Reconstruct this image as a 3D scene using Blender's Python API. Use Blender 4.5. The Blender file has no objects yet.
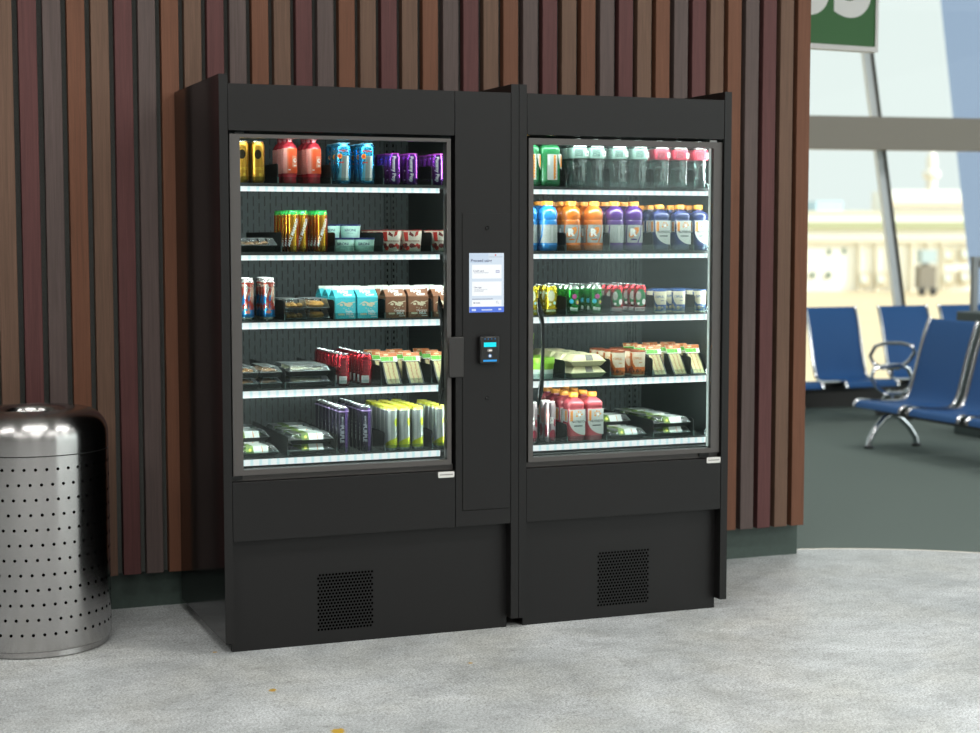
import bpy, bmesh, math, random
from mathutils import Vector, Matrix

random.seed(7)
S = bpy.context.scene
COL = S.collection
PI = math.pi

# ------------------------------------------------------------------ camera, world, sun, lights, exposure
cam_d = bpy.data.cameras.new('camera'); cam = bpy.data.objects.new('camera', cam_d); COL.objects.link(cam)
YAW, PITCH = 0.37574, 0.07888
cam.location = (-1.2215, -5.5947, 1.45465)
cam.rotation_euler = (PI / 2 - PITCH, 0.0, -YAW)
cam_d.sensor_width = 36.0
cam_d.lens = 36.0 * 1656.85 / 980.0
cam_d.clip_end = 900
cam_d.dof.use_dof = True
cam_d.dof.focus_distance = 5.8
cam_d.dof.aperture_fstop = 2.6
S.camera = cam

W = bpy.data.worlds.new('sky'); S.world = W; W.use_nodes = True
bg = W.node_tree.nodes['Background']
bg.inputs[0].default_value = (0.84, 0.935, 0.905, 1); bg.inputs[1].default_value = 0.98

# the sky brightens toward the sun, which stands behind the camera to the right
SUN_DIR = Vector((0.60, -0.62, 0.50)).normalized()
nt = W.node_tree
geo = nt.nodes.new('ShaderNodeTexCoord'); dt = nt.nodes.new('ShaderNodeVectorMath'); dt.operation = 'DOT_PRODUCT'; dt.inputs[1].default_value = SUN_DIR
mx = nt.nodes.new('ShaderNodeMath'); mx.operation = 'MAXIMUM'; mx.inputs[1].default_value = 0.0
pw = nt.nodes.new('ShaderNodeMath'); pw.operation = 'POWER'; pw.inputs[1].default_value = 4.0
ma = nt.nodes.new('ShaderNodeMath'); ma.operation = 'MULTIPLY_ADD'; ma.inputs[1].default_value = 3.0; ma.inputs[2].default_value = 0.98
nt.links.new(geo.outputs['Generated'], dt.inputs[0]); nt.links.new(dt.outputs['Value'], mx.inputs[0]); nt.links.new(mx.outputs[0], pw.inputs[0])
nt.links.new(pw.outputs[0], ma.inputs[0]); nt.links.new(ma.outputs[0], bg.inputs[1])

sun_d = bpy.data.lights.new('sun', 'SUN'); sun_d.energy = 3.4; sun_d.angle = 0.02; sun_d.color = (1, 0.97, 0.92)
sun = bpy.data.objects.new('sun', sun_d); COL.objects.link(sun)
sun.rotation_euler = SUN_DIR.to_track_quat('Z', 'Y').to_euler()

CEIL = 4.4
def ceiling_lamp(x, y, sx, sy, power, color=(1, 0.985, 0.95)):
    d = bpy.data.lights.new('ceiling_lamp', 'AREA'); d.shape = 'RECTANGLE'; d.size = sx; d.size_y = sy
    d.energy = power; d.color = color
    o = bpy.data.objects.new('ceiling_lamp', d); COL.objects.link(o); o.location = (x, y, CEIL - 0.05)
for lx in (-4.2, -0.6, 3.0, 6.6):
    for ly in (-10.5, -6.5, -2.6):
        ceiling_lamp(lx, ly, 2.4, 0.7, 95)
ceiling_lamp(6.5, 3.6, 3.0, 1.0, 70)
ceiling_lamp(2.0, 3.6, 3.0, 1.0, 60)
ceiling_lamp(10.0, 0.0, 2.4, 1.0, 20)

vs = S.view_settings
vs.view_transform = 'Standard'; vs.look = 'None'; vs.gamma = 1.0; vs.use_curve_mapping = False
vs.exposure = 0.0
S.cycles.use_denoising = True
S.cycles.max_bounces = 10
S.cycles.transparent_max_bounces = 24
S.cycles.caustics_reflective = False
S.cycles.caustics_refractive = False

# ------------------------------------------------------------------ materials
def lin(c):
    return c / 12.92 if c <= 0.04045 else ((c + 0.055) / 1.055) ** 2.4
def rgb(h):
    if isinstance(h, (tuple, list)): return tuple(h)
    h = h.lstrip('#')
    return tuple(lin(int(h[i:i + 2], 16) / 255) for i in (0, 2, 4))
_mc = {}
def M(name, col=None, rough=0.5, metal=0.0, emit=None, es=1.0, spec=0.5, trans=0.0, coat=0.0, noise=0.0, nscale=40.0):
    if name in _mc: return _mc[name]
    if col is None: raise KeyError(name)
    m = bpy.data.materials.new(name); m.use_nodes = True
    b = m.node_tree.nodes['Principled BSDF']
    c = rgb(col)
    if name.startswith('can_'): metal = max(metal, 0.78)
    b.inputs['Base Color'].default_value = (*c, 1)
    b.inputs['Roughness'].default_value = rough
    b.inputs['Metallic'].default_value = metal
    b.inputs['Specular IOR Level'].default_value = spec
    b.inputs['Transmission Weight'].default_value = trans
    b.inputs['Coat Weight'].default_value = coat
    if emit:
        b.inputs['Emission Color'].default_value = (*rgb(emit), 1)
        b.inputs['Emission Strength'].default_value = es
    if noise:
        nt = m.node_tree
        tc = nt.nodes.new('ShaderNodeTexCoord'); n = nt.nodes.new('ShaderNodeTexNoise')
        n.inputs['Scale'].default_value = nscale; n.inputs['Detail'].default_value = 4
        r = nt.nodes.new('ShaderNodeValToRGB')
        r.color_ramp.elements[0].position = 0.3; r.color_ramp.elements[1].position = 0.7
        r.color_ramp.elements[0].color = (*[k * (1 - noise) for k in c], 1)
        r.color_ramp.elements[1].color = (*[min(1, k * (1 + noise)) for k in c], 1)
        nt.links.new(tc.outputs['Object'], n.inputs['Vector']); nt.links.new(n.outputs['Fac'], r.inputs[0])
        nt.links.new(r.outputs[0], b.inputs['Base Color'])
    _mc[name] = m
    return m

def thin_clear(name, tint, reflect_lo=0.03, rough=0.02, blend=0.25, bump=0.0, bscale=60, gcol=(1, 1, 1)):
    """thin transparent sheet: tinted see-through plus fresnel gloss"""
    if name in _mc: return _mc[name]
    m = bpy.data.materials.new(name); m.use_nodes = True; nt = m.node_tree; nt.nodes.clear()
    out = nt.nodes.new('ShaderNodeOutputMaterial'); mix = nt.nodes.new('ShaderNodeMixShader')
    t = nt.nodes.new('ShaderNodeBsdfTransparent'); t.inputs[0].default_value = (*tint, 1)
    g = nt.nodes.new('ShaderNodeBsdfGlossy'); g.inputs['Roughness'].default_value = rough; g.inputs[0].default_value = (*gcol, 1)
    lw = nt.nodes.new('ShaderNodeLayerWeight'); lw.inputs[0].default_value = blend
    mr = nt.nodes.new('ShaderNodeMapRange'); mr.inputs[3].default_value = reflect_lo; mr.inputs[4].default_value = 1.0
    nt.links.new(lw.outputs['Fresnel'], mr.inputs[0])
    nt.links.new(mr.outputs[0], mix.inputs[0]); nt.links.new(t.outputs[0], mix.inputs[1]); nt.links.new(g.outputs[0], mix.inputs[2])
    nt.links.new(mix.outputs[0], out.inputs[0])
    if bump:
        tc = nt.nodes.new('ShaderNodeTexCoord'); mp = nt.nodes.new('ShaderNodeMapping')
        mp.inputs['Rotation'].default_value = (0, 0.6, 0); mp.inputs['Scale'].default_value = (1, 1, 2.6)
        n = nt.nodes.new('ShaderNodeTexNoise'); n.inputs['Scale'].default_value = bscale
        bp = nt.nodes.new('ShaderNodeBump'); bp.inputs['Strength'].default_value = bump; bp.inputs['Distance'].default_value = 0.01
        nt.links.new(tc.outputs['Object'], mp.inputs[0]); nt.links.new(mp.outputs[0], n.inputs['Vector'])
        nt.links.new(n.outputs['Fac'], bp.inputs['Height'])
        nt.links.new(bp.outputs[0], g.inputs['Normal']); nt.links.new(bp.outputs[0], lw.inputs['Normal'])
    _mc[name] = m
    return m

def wood(name, col):
    m = bpy.data.materials.new(name); m.use_nodes = True; nt = m.node_tree
    b = nt.nodes['Principled BSDF']; b.inputs['Roughness'].default_value = 0.6; b.inputs['Specular IOR Level'].default_value = 0.25
    tc = nt.nodes.new('ShaderNodeTexCoord'); mp = nt.nodes.new('ShaderNodeMapping')
    mp.inputs['Scale'].default_value = (60, 20, 1.6)
    n = nt.nodes.new('ShaderNodeTexNoise'); n.inputs['Scale'].default_value = 1.0; n.inputs['Detail'].default_value = 6; n.inputs['Distortion'].default_value = 1.2
    mp2 = nt.nodes.new('ShaderNodeMapping'); mp2.inputs['Scale'].default_value = (420, 60, 9)
    n2 = nt.nodes.new('ShaderNodeTexNoise'); n2.inputs['Scale'].default_value = 1.0; n2.inputs['Detail'].default_value = 3
    add = nt.nodes.new('ShaderNodeMath'); add.operation = 'ADD'
    mu = nt.nodes.new('ShaderNodeMath'); mu.operation = 'MULTIPLY'; mu.inputs[1].default_value = 0.5
    r = nt.nodes.new('ShaderNodeValToRGB'); c = rgb(col)
    r.color_ramp.elements[0].position = 0.32; r.color_ramp.elements[1].position = 0.68
    r.color_ramp.elements[0].color = (*[k * 0.78 for k in c], 1)
    r.color_ramp.elements[1].color = (*[k * 1.2 for k in c], 1)
    L = nt.links.new
    L(tc.outputs['Object'], mp.inputs[0]); L(mp.outputs[0], n.inputs['Vector'])
    L(tc.outputs['Object'], mp2.inputs[0]); L(mp2.outputs[0], n2.inputs['Vector'])
    L(n.outputs['Fac'], add.inputs[0]); L(n2.outputs['Fac'], add.inputs[1]); L(add.outputs[0], mu.inputs[0])
    L(mu.outputs[0], r.inputs[0]); L(r.outputs[0], b.inputs['Base Color'])
    return m

# ------------------------------------------------------------------ mesh building
class MB:
    def __init__(s): s.v = []; s.f = []; s.m = []; s.s = []
    def add(s, vs, fs, mi=0, sm=False):
        o = len(s.v); s.v += [tuple(p) for p in vs]
        for f in fs: s.f.append([i + o for i in f]); s.m.append(mi); s.s.append(sm)
    def box(s, x0, x1, y0, y1, z0, z1, mi=0):
        s.add([(x0,y0,z0),(x1,y0,z0),(x1,y1,z0),(x0,y1,z0),(x0,y0,z1),(x1,y0,z1),(x1,y1,z1),(x0,y1,z1)],
              [(3,2,1,0),(4,5,6,7),(0,1,5,4),(1,2,6,5),(2,3,7,6),(3,0,4,7)], mi)
        return s
    def hexa(s, p, mi=0):      # 8 points: bottom ring then top ring
        s.add(p, [(3,2,1,0),(4,5,6,7),(0,1,5,4),(1,2,6,5),(2,3,7,6),(3,0,4,7)], mi); return s
    def frustum(s, w0, d0, z0, w1, d1, z1, cy=0, mi=0, top=True, bot=True, cx=0):
        p = [(cx-w0/2,cy-d0/2,z0),(cx+w0/2,cy-d0/2,z0),(cx+w0/2,cy+d0/2,z0),(cx-w0/2,cy+d0/2,z0),
             (cx-w1/2,cy-d1/2,z1),(cx+w1/2,cy-d1/2,z1),(cx+w1/2,cy+d1/2,z1),(cx-w1/2,cy+d1/2,z1)]
        f = [(0,1,5,4),(1,2,6,5),(2,3,7,6),(3,0,4,7)]
        if bot: f.append((3,2,1,0))
        if top: f.append((4,5,6,7))
        s.add(p, f, mi); return s
    def lathe(s, prof, n=28, mi=0, cx=0, cy=0, cz=0, power=2.0, sx=1.0, sy=1.0, mis=None, smooth=True):
        """prof [(r,z)...] bottom to top; power>2 gives a squarish section"""
        vs = []; 
        for r, z in prof:
            for k in range(n):
                a = 2*PI*k/n + PI/n
                c_, s_ = math.cos(a), math.sin(a)
                q = 1.0 if power == 2.0 else 1.0/((abs(c_)**power+abs(s_)**power)**(1.0/power))
                vs.append((cx+r*q*c_*sx, cy+r*q*s_*sy, cz+z))
        o = len(s.v); s.v += vs
        for i in range(len(prof)-1):
            for k in range(n):
                a, b = i*n+k, i*n+(k+1) % n
                s.f.append([o+a, o+b, o+b+n, o+a+n]); s.m.append(mis[i] if mis else mi); s.s.append(smooth)
        if prof[0][0] > 1e-6: s.f.append([o+k for k in range(n)][::-1]); s.m.append(mis[0] if mis else mi); s.s.append(False)
        if prof[-1][0] > 1e-6: s.f.append([o+(len(prof)-1)*n+k for k in range(n)]); s.m.append(mis[-1] if mis else mi); s.s.append(False)
        return s
    def prism(s, poly, axis, a, b, mi=0, sm=False):
        n = len(poly)
        def P(p, t):
            return {'x': (t, p[0], p[1]), 'y': (p[0], t, p[1]), 'z': (p[0], p[1], t)}[axis]
        vs = [P(p, a) for p in poly] + [P(p, b) for p in poly]
        fs = [[i, (i+1) % n, n+(i+1) % n, n+i] for i in range(n)]
        o = len(s.v); s.v += vs
        for f in fs: s.f.append([i+o for i in f]); s.m.append(mi); s.s.append(sm)
        s.f.append([o+i for i in range(n)][::-1]); s.m.append(mi); s.s.append(False)
        s.f.append([o+n+i for i in range(n)]); s.m.append(mi); s.s.append(False)
        return s
    def tube(s, path, r, n=10, mi=0, closed=False):
        pts = [Vector(p) for p in path]; N = len(pts); rs = r if isinstance(r, (list, tuple)) else [r]*N
        ref = None; rings = []
        for i, p in enumerate(pts):
            if closed: t = pts[(i+1) % N]-pts[i-1]
            else: t = pts[min(i+1, N-1)]-pts[max(i-1, 0)]
            t.normalize()
            if ref is None:
                ref = Vector((0,0,1)) if abs(t.z) < 0.9 else Vector((1,0,0))
            u = ref - t*ref.dot(t); u.normalize(); ref = u; w = t.cross(u)
            rings.append([p+(u*math.cos(2*PI*k/n)+w*math.sin(2*PI*k/n))*rs[i] for k in range(n)])
        o = len(s.v)
        for ring in rings: s.v += [tuple(q) for q in ring]
        for i in range(N if closed else N-1):
            j = (i+1) % N
            for k in range(n):
                s.f.append([o+i*n+k, o+i*n+(k+1) % n, o+j*n+(k+1) % n, o+j*n+k]); s.m.append(mi); s.s.append(True)
        if not closed:
            s.f.append([o+k for k in range(n)][::-1]); s.m.append(mi); s.s.append(False)
            s.f.append([o+(N-1)*n+k for k in range(n)]); s.m.append(mi); s.s.append(False)
        return s

def ob(name, mb, mats, parent=None, loc=(0,0,0), rz=0.0, bevel=0.0, seg=2):
    me = bpy.data.meshes.new(name)
    me.from_pydata(mb.v, [], mb.f)
    if not isinstance(mats, (list, tuple)): mats = [mats]
    for m in mats: me.materials.append(m)
    me.polygons.foreach_set('material_index', mb.m)
    me.polygons.foreach_set('use_smooth', mb.s)
    bm = bmesh.new(); bm.from_mesh(me); bmesh.ops.recalc_face_normals(bm, faces=bm.faces); bm.to_mesh(me); bm.free()
    me.update()
    try: me.set_sharp_from_angle(angle=math.radians(40))
    except Exception: pass
    o = bpy.data.objects.new(name, me); COL.objects.link(o)
    o.location = loc; o.rotation_euler = (0, 0, rz)
    if parent: o.parent = parent
    if bevel:
        b = o.modifiers.new('bevel', 'BEVEL'); b.width = bevel; b.segments = seg; b.limit_method = 'ANGLE'; b.angle_limit = math.radians(50)
    return o
def empty(name, loc, rz=0.0):
    o = bpy.data.objects.new(name, None); COL.objects.link(o); o.location = loc; o.rotation_euler = (0,0,rz); o.empty_display_size = 0.05
    return o
def tag(o, label, cat, group=None):
    o['label'] = label; o['category'] = cat
    if group: o['group'] = group
    return o
def structure(o): o['kind'] = 'structure'; return o
def copy_tree(o, parent=None):
    c = o.copy(); COL.objects.link(c)
    if parent: c.parent = parent
    for ch in list(o.children): copy_tree(ch, c)
    return c

# text outlines as flat polygons
_tc = {}
def text_polys(body, size, bold=0.0, shear=0.0):
    k = (body, size, bold, shear)
    if k in _tc: return _tc[k]
    cu = bpy.data.curves.new('lettering', 'FONT'); cu.body = body; cu.size = size; cu.align_x = 'CENTER'; cu.align_y = 'CENTER'
    cu.resolution_u = 3 if size < 0.1 else 8; cu.offset = bold*size; cu.shear = shear
    o = bpy.data.objects.new('lettering', cu); COL.objects.link(o)
    me = o.to_mesh()
    r = ([(v.co.x, v.co.y) for v in me.vertices], [tuple(p.vertices) for p in me.polygons])
    o.to_mesh_clear(); bpy.data.objects.remove(o); bpy.data.curves.remove(cu)
    _tc[k] = r
    return r

class Decal:
    """flat print laid out in (u,v) metres, then laid on a front face or wrapped round a can"""
    def __init__(s): s.items = []
    def poly(s, pts, mi, layer=0): s.items.append((list(pts), [tuple(range(len(pts)))], mi, layer)); return s
    def rect(s, u0, u1, v0, v1, mi, layer=0): return s.poly([(u0,v0),(u1,v0),(u1,v1),(u0,v1)], mi, layer)
    def circ(s, u, v, r, mi, layer=0, ry=None, n=20):
        return s.poly([(u+r*math.cos(2*PI*k/n), v+(ry or r)*math.sin(2*PI*k/n)) for k in range(n)], mi, layer)
    def text(s, body, u, v, size, mi, layer=1, rot=0.0, bold=0.02, shear=0.0, sx=1.0):
        vs, fs = text_polys(body, size, bold, shear); c, q = math.cos(rot), math.sin(rot)
        s.items.append(([(u+x*sx*c-y*q, v+x*sx*q+y*c) for x, y in vs], fs, mi, layer)); return s
    def build(s, name, mats, parent, surf, cut=None, loc=(0,0,0)):
        mb = MB()
        for pts, fs, mi, layer in s.items:
            bm = bmesh.new(); vv = [bm.verts.new((x, y, 0)) for x, y in pts]
            for f in fs:
                try: bm.faces.new([vv[i] for i in f])
                except ValueError: pass
            if cut:
                us = [p[0] for p in pts]; a = math.ceil(min(us)/cut)
                while a*cut < max(us):
                    bmesh.ops.bisect_plane(bm, geom=bm.verts[:]+bm.edges[:]+bm.faces[:], plane_co=(a*cut,0,0), plane_no=(1,0,0)); a += 1
            bmesh.ops.triangulate(bm, faces=[f for f in bm.faces if len(f.verts) > 4])
            bm.verts.index_update()
            h = 0.00035 + layer*0.00025
            mb.add([surf(v.co.x, v.co.y, h) for v in bm.verts], [[v.index for v in f.verts] for f in bm.faces], mi, bool(cut))
            bm.free()
        return ob(name, mb, mats, parent, loc)
def cyl(r, r1=None, v0=0, v1=1):
    def f(u, v, h):
        rr = r if r1 is None else r+(r1-r)*(v-v0)/(v1-v0)
        a = u/rr
        return ((rr+h)*math.sin(a), -(rr+h)*math.cos(a), v)
    return f
def flat(y=0.0):
    return lambda u, v, h: (u, y-h, v)

# ------------------------------------------------------------------ the setting
D0 = 0.7935                       # front face of the timber battens
arc_c, arc_r = (2.4689, -0.7430), 1.7540

CHIPS = [(0.047, -0.483, 0.014), (0.116, -0.985, 0.022), (-0.023, 0.068, 0.008), (0.755, -0.399, 0.008)]
def concrete():
    m = bpy.data.materials.new('concrete'); m.use_nodes = True; nt = m.node_tree; L = nt.links.new
    b = nt.nodes['Principled BSDF']; b.inputs['Specular IOR Level'].default_value = 0.45
    tc = nt.nodes.new('ShaderNodeTexCoord')
    def noise(scale, detail, rough=0.6, dist=0.0):
        n = nt.nodes.new('ShaderNodeTexNoise'); n.inputs['Scale'].default_value = scale; n.inputs['Detail'].default_value = detail
        n.inputs['Roughness'].default_value = rough; n.inputs['Distortion'].default_value = dist
        L(tc.outputs['Object'], n.inputs['Vector']); return n
    def ramp(n, stops):
        r = nt.nodes.new('ShaderNodeValToRGB'); e = r.color_ramp.elements
        while len(e) < len(stops): e.new(0.5)
        for i, (p, c) in enumerate(stops): e[i].position = p; e[i].color = (*c, 1) if len(c) == 3 else c
        L(n.outputs['Fac'], r.inputs[0]); return r
    def mix(a, bb, mode, fac):
        x = nt.nodes.new('ShaderNodeMix'); x.data_type = 'RGBA'; x.blend_type = mode; x.inputs[0].default_value = fac
        L(a, x.inputs[6]); L(bb, x.inputs[7]); return x.outputs[2]
    big = ramp(noise(1.3, 7, 0.7, 1.0), [(0.3, rgb('#b7bbbc')), (0.5, rgb('#cbcfd0')), (0.66, rgb('#e0e4e6'))])
    mid = ramp(noise(7, 8, 0.8, 0.6), [(0.3, (0.62,)*3), (0.52, (0.97,)*3), (0.75, (1.12,)*3)])
    fine = ramp(noise(130, 3, 0.8), [(0.38, (0.30,)*3), (0.50, (0.92,)*3), (0.64, (1.3,)*3)])
    warm = ramp(noise(1.6, 3), [(0.45, (1, 1, 1)), (0.7, (1.0, 0.975, 0.925))])
    spot = ramp(noise(26, 2, 0.4), [(0.0, (1,)*3), (0.74, (1,)*3), (0.80, (0.66, 0.61, 0.52))])
    c = mix(big.outputs[0], mid.outputs[0], 'MULTIPLY', 0.75)
    c = mix(c, fine.outputs[0], 'MULTIPLY', 0.8)
    pits = ramp(noise(38, 6, 0.85, 0.3), [(0.0, (0.22,)*3), (0.385, (0.32,)*3), (0.44, (1,)*3)])
    c = mix(c, pits.outputs[0], 'MULTIPLY', 0.6)
    mp = nt.nodes.new('ShaderNodeMapping'); mp.inputs['Rotation'].default_value = (0, 0, 0.37); mp.inputs['Scale'].default_value = (5, 26, 1)
    sn = nt.nodes.new('ShaderNodeTexNoise'); sn.inputs['Scale'].default_value = 1.0; sn.inputs['Detail'].default_value = 8; sn.inputs['Roughness'].default_value = 0.75
    L(tc.outputs['Object'], mp.inputs[0]); L(mp.outputs[0], sn.inputs['Vector'])
    streak = ramp(sn, [(0.36, (0.70,)*3), (0.5, (0.97,)*3), (0.66, (1.12,)*3)])
    c = mix(c, streak.outputs[0], 'MULTIPLY', 0.35)
    # a few chips of old yellow paint
    wob = noise(45, 3)
    for (px, py, rad) in CHIPS:
        dist = nt.nodes.new('ShaderNodeVectorMath'); dist.operation = 'DISTANCE'; dist.inputs[1].default_value = (px, py, 0); L(tc.outputs['Object'], dist.inputs[0])
        th = nt.nodes.new('ShaderNodeMath'); th.operation = 'MULTIPLY'; th.inputs[1].default_value = rad*2; L(wob.outputs['Fac'], th.inputs[0])
        lt_ = nt.nodes.new('ShaderNodeMath'); lt_.operation = 'LESS_THAN'; L(dist.outputs['Value'], lt_.inputs[0]); L(th.outputs[0], lt_.inputs[1])
        x = nt.nodes.new('ShaderNodeMix'); x.data_type = 'RGBA'; L(lt_.outputs[0], x.inputs[0]); L(c, x.inputs[6]); x.inputs[7].default_value = (*rgb('#c9a23c'), 1); c = x.outputs[2]
    c = mix(c, warm.outputs[0], 'MULTIPLY', 1.0)
    c = mix(c, spot.outputs[0], 'MULTIPLY', 0.6)
    L(c, b.inputs['Base Color'])
    rr = ramp(noise(5, 5), [(0.3, (0.30,)*3), (0.7, (0.5,)*3)]); L(rr.outputs[0], b.inputs['Roughness'])
    bp = nt.nodes.new('ShaderNodeBump'); bp.inputs['Strength'].default_value = 0.12; bp.inputs['Distance'].default_value = 0.004
    L(noise(60, 4).outputs['Fac'], bp.inputs['Height']); L(bp.outputs[0], b.inputs['Normal'])
    return m

poly = [(-9, -15), (-9, 0.95), (2.3, 0.95)]
a0 = math.acos((2.75-arc_c[0])/arc_r)
for k in range(41):
    a = a0 - k/40*a0
    poly.append((arc_c[0]+arc_r*math.cos(a), arc_c[1]+arc_r*math.sin(a)))
poly += [(arc_c[0]+arc_r, -15)]
mb = MB().prism(poly, 'z', -0.05, 0.0)
structure(ob('floor', mb, concrete()))
mb = MB()
arcp = [(arc_c[0]+(arc_r+0.004)*math.cos(a0-k/60*a0*1.2), arc_c[1]+(arc_r+0.004)*math.sin(a0-k/60*a0*1.2), -0.001) for k in range(61)]
mb.tube(arcp, 0.004, 8)
structure(ob('trim_1', mb, M('floor_trim', '#b9b6ae', 0.35, 0.6)))
structure(ob('floor_lounge', MB().box(-9, 13, -15, 7.6, -0.09, -0.004), M('carpet', '#66716d', 0.95, noise=0.16, nscale=260, spec=0.1)))

battens = MB()
pat1 = {0: 0, 1: 1, 2: 2, 3: 3}; pat2 = {0: 0, 1: 3, 2: 2, 3: 1}
for k in range(-9, 39):
    x = -0.5699 + 0.08763*k
    mi = (pat1 if k <= 15 else pat2)[k % 4]
    battens.box(x, x+0.0655, D0, D0+0.042, 0.1475, 3.3, mi)
woods = [wood('burgundy_wood', '#5a3837'), wood('taupe_wood', '#594c49'), wood('orange_wood', '#6c4735'), wood('brown_wood', '#674f41')]
battens.box(-1.4, 2.8257, D0+0.042, D0+0.155, 0.1475, 3.3, 4)
structure(ob('wall_back', battens, woods+[M('felt_backing', '#474946', 0.9, noise=0.2, nscale=300)], bevel=0.0012, seg=1))
structure(ob('baseboard_back', MB().box(-1.4, 2.8434, 0.8747, 0.946, 0.0, 0.1475), M('green_skirting', '#3c4a44', 0.55, noise=0.1, nscale=60)))
concourse = M('concourse_plaster', '#5f5e5b', 0.8)
structure(ob('wall_left', MB().box(-9.2, -9, -15, 7.6, 0, CEIL), concourse))
structure(ob('wall_front', MB().box(-9, 8.4, -15.2, -15, 0, CEIL), concourse))
structure(ob('ceiling', MB().box(-9.2, 13, -15.2, 6.0, CEIL, CEIL+0.2), M('ceiling_panels', '#9a9a97', 0.85)))

# window wall of the lounge: horizontal rail, sill, leaning mullion, leaning column, glass
wd = Vector((1.57, -0.22, 0)).normalized(); wn = Vector((-wd.y, wd.x, 0)); w0 = Vector((6.472, 6.53, 0))
def along(t, n, z): return tuple(w0+wd*t+wn*n+Vector((0, 0, z)))
def wbox(t0, t1, n0, n1, z0, z1, mi=0, mb=None):
    mb = mb or MB()
    return mb.hexa([along(t0,n0,z0), along(t1,n0,z0), along(t1,n1,z0), along(t0,n1,z0), along(t0,n0,z1), along(t1,n0,z1), along(t1,n1,z1), along(t0,n1,z1)], mi)
win = structure(ob('window_1', wbox(-6, 6, 0.0, 0.16, 2.187, 2.466), M('window_rail', '#8d877d', 0.55)))
structure(ob('window_sill', wbox(-6, 6, -0.1, 0.16, -0.004, 0.175), M('sill_dark', '#3a3634', 0.35), win))
structure(ob('window_pane', wbox(-6, 6, 0.09, 0.10, 0.175, 2.175, 0, wbox(-6, 6, 0.09, 0.10, 2.454, CEIL)), thin_clear('window_glass', (0.99, 1, 0.995), 0.0, 0.0, 0.1), win))
mul = MB()
a_, b_ = Vector((6.985, 6.81, 4.4)), Vector((7.60, 6.60, 0.0))
ex = Vector((0.93, -0.367, 0)); ey = Vector((0.367, 0.93, 0))
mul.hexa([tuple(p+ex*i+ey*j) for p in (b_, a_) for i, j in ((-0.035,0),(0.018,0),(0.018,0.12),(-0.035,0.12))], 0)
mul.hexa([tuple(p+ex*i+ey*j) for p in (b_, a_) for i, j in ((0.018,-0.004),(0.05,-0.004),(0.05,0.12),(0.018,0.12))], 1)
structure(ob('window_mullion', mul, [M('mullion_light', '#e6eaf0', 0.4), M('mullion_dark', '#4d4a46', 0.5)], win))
colm = MB()
a_, b_ = Vector((12.26, 12.94, 6.17)), Vector((13.54, 12.28, -5.24))
ey = Vector((0.66, 0.75, 0))
colm.hexa([tuple(p+ex*i+ey*j) for p in (b_, a_) for i, j in ((0,0),(1.9,0),(1.9,0.8),(0,0.8))], 0)
structure(ob('trim_2', colm, M('column_paint', '#7c8ca6', 0.6)))

# ------------------------------------------------------------------ outside
ob_ground = ob('apron_ground', MB().box(-60, 420, 8.5, 420, -5.6, -5.24), M('apron_sand', '#d3bf9c', 0.95, noise=0.05, nscale=0.2))
structure(ob_ground)
def far(px, py, d):                # a spot on the far side of the airfield, by bearing
    f = Vector((0.36582, 0.92734, -0.07879)); r = Vector((0.93024, -0.36694, 0.0)); u = r.cross(f)
    return Vector(cam.location)+(f+r*((px-490)/1656.85)-u*((py-366.5)/1656.85))*d
exf = Vector((0.93, -0.367, 0)); eyf = Vector((0.367, 0.93, 0))
def fbox(mb, px0, px1, py_top, py_bot, d, depth, mi=0, proud=0.0):
    a = far(px0, py_bot, d); b = far(px1, py_bot, d); top = far((px0+px1)/2, py_top, d).z; bot = far((px0+px1)/2, py_bot, d).z
    a2 = Vector((a.x, a.y, 0))-eyf*proud; w = (Vector((b.x, b.y, 0))-Vector((a.x, a.y, 0))).length
    p = [a2, a2+exf*w, a2+exf*w+eyf*(depth+proud), a2+eyf*(depth+proud)]
    mb.hexa([(q.x, q.y, bot) for q in p]+[(q.x, q.y, top) for q in p], mi)
    return mb
bld = empty('terminal_building', (far(890, 291, 200).x, far(890, 291, 200).y, -5.24))
def bpart(name, mb, mat, par=None):
    o = ob(name, mb, mat, None); o.parent = par or bld
    o.matrix_parent_inverse = Matrix.Translation(-bld.location)
    return o
cream = M('cream_render', '#f6f4ec', 0.9); stone = M('stone_band', '#d9d2c0', 0.9); olive = M('olive_band', '#b4b795', 0.9); tan = M('tan_band', '#e3cdb2', 0.9)
w = MB(); fbox(w, 760, 1060, 211, 291.5, 200, 14); bpart('wall', w, cream)
w = MB(); fbox(w, 760, 1060, 222, 229, 200, 2, 0, 1.2); bpart('gallery_band', w, olive)
w = MB(); fbox(w, 760, 1060, 238, 243, 200, 2, 0, 1.0); bpart('cornice', w, stone)
w = MB(); fbox(w, 760, 1060, 211, 215, 200, 2, 0, 0.8); bpart('parapet', w, stone)
w = MB(); fbox(w, 890, 1060, 190, 211, 206, 10); bpart('upper_storey', w, cream)
w = MB(); fbox(w, 890, 1060, 202, 206, 205, 3); bpart('upper_band', w, tan)
w = MB(); fbox(w, 816, 843, 201, 211, 206, 8); bpart('roof_box', w, M('pale_blue_roof', '#bcd3dc', 0.7))
for px in (857, 874, 892, 909, 925, 940):
    w = MB(); fbox(w, px, px+3, 243, 291.5, 200, 1.5, 0, 0.6); bpart('pilaster', w, stone)
for px, py, s_ in ((829, 252, 4), (844, 251, 4), (813, 275, 4), (829, 275, 4)):
    w = MB(); fbox(w, px-s_/2, px+s_/2, py-s_/2-1, py+s_/2+1, 199.6, 0.4); bpart('window', w, M('far_window_dark', '#6f8275', 0.4))
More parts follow.
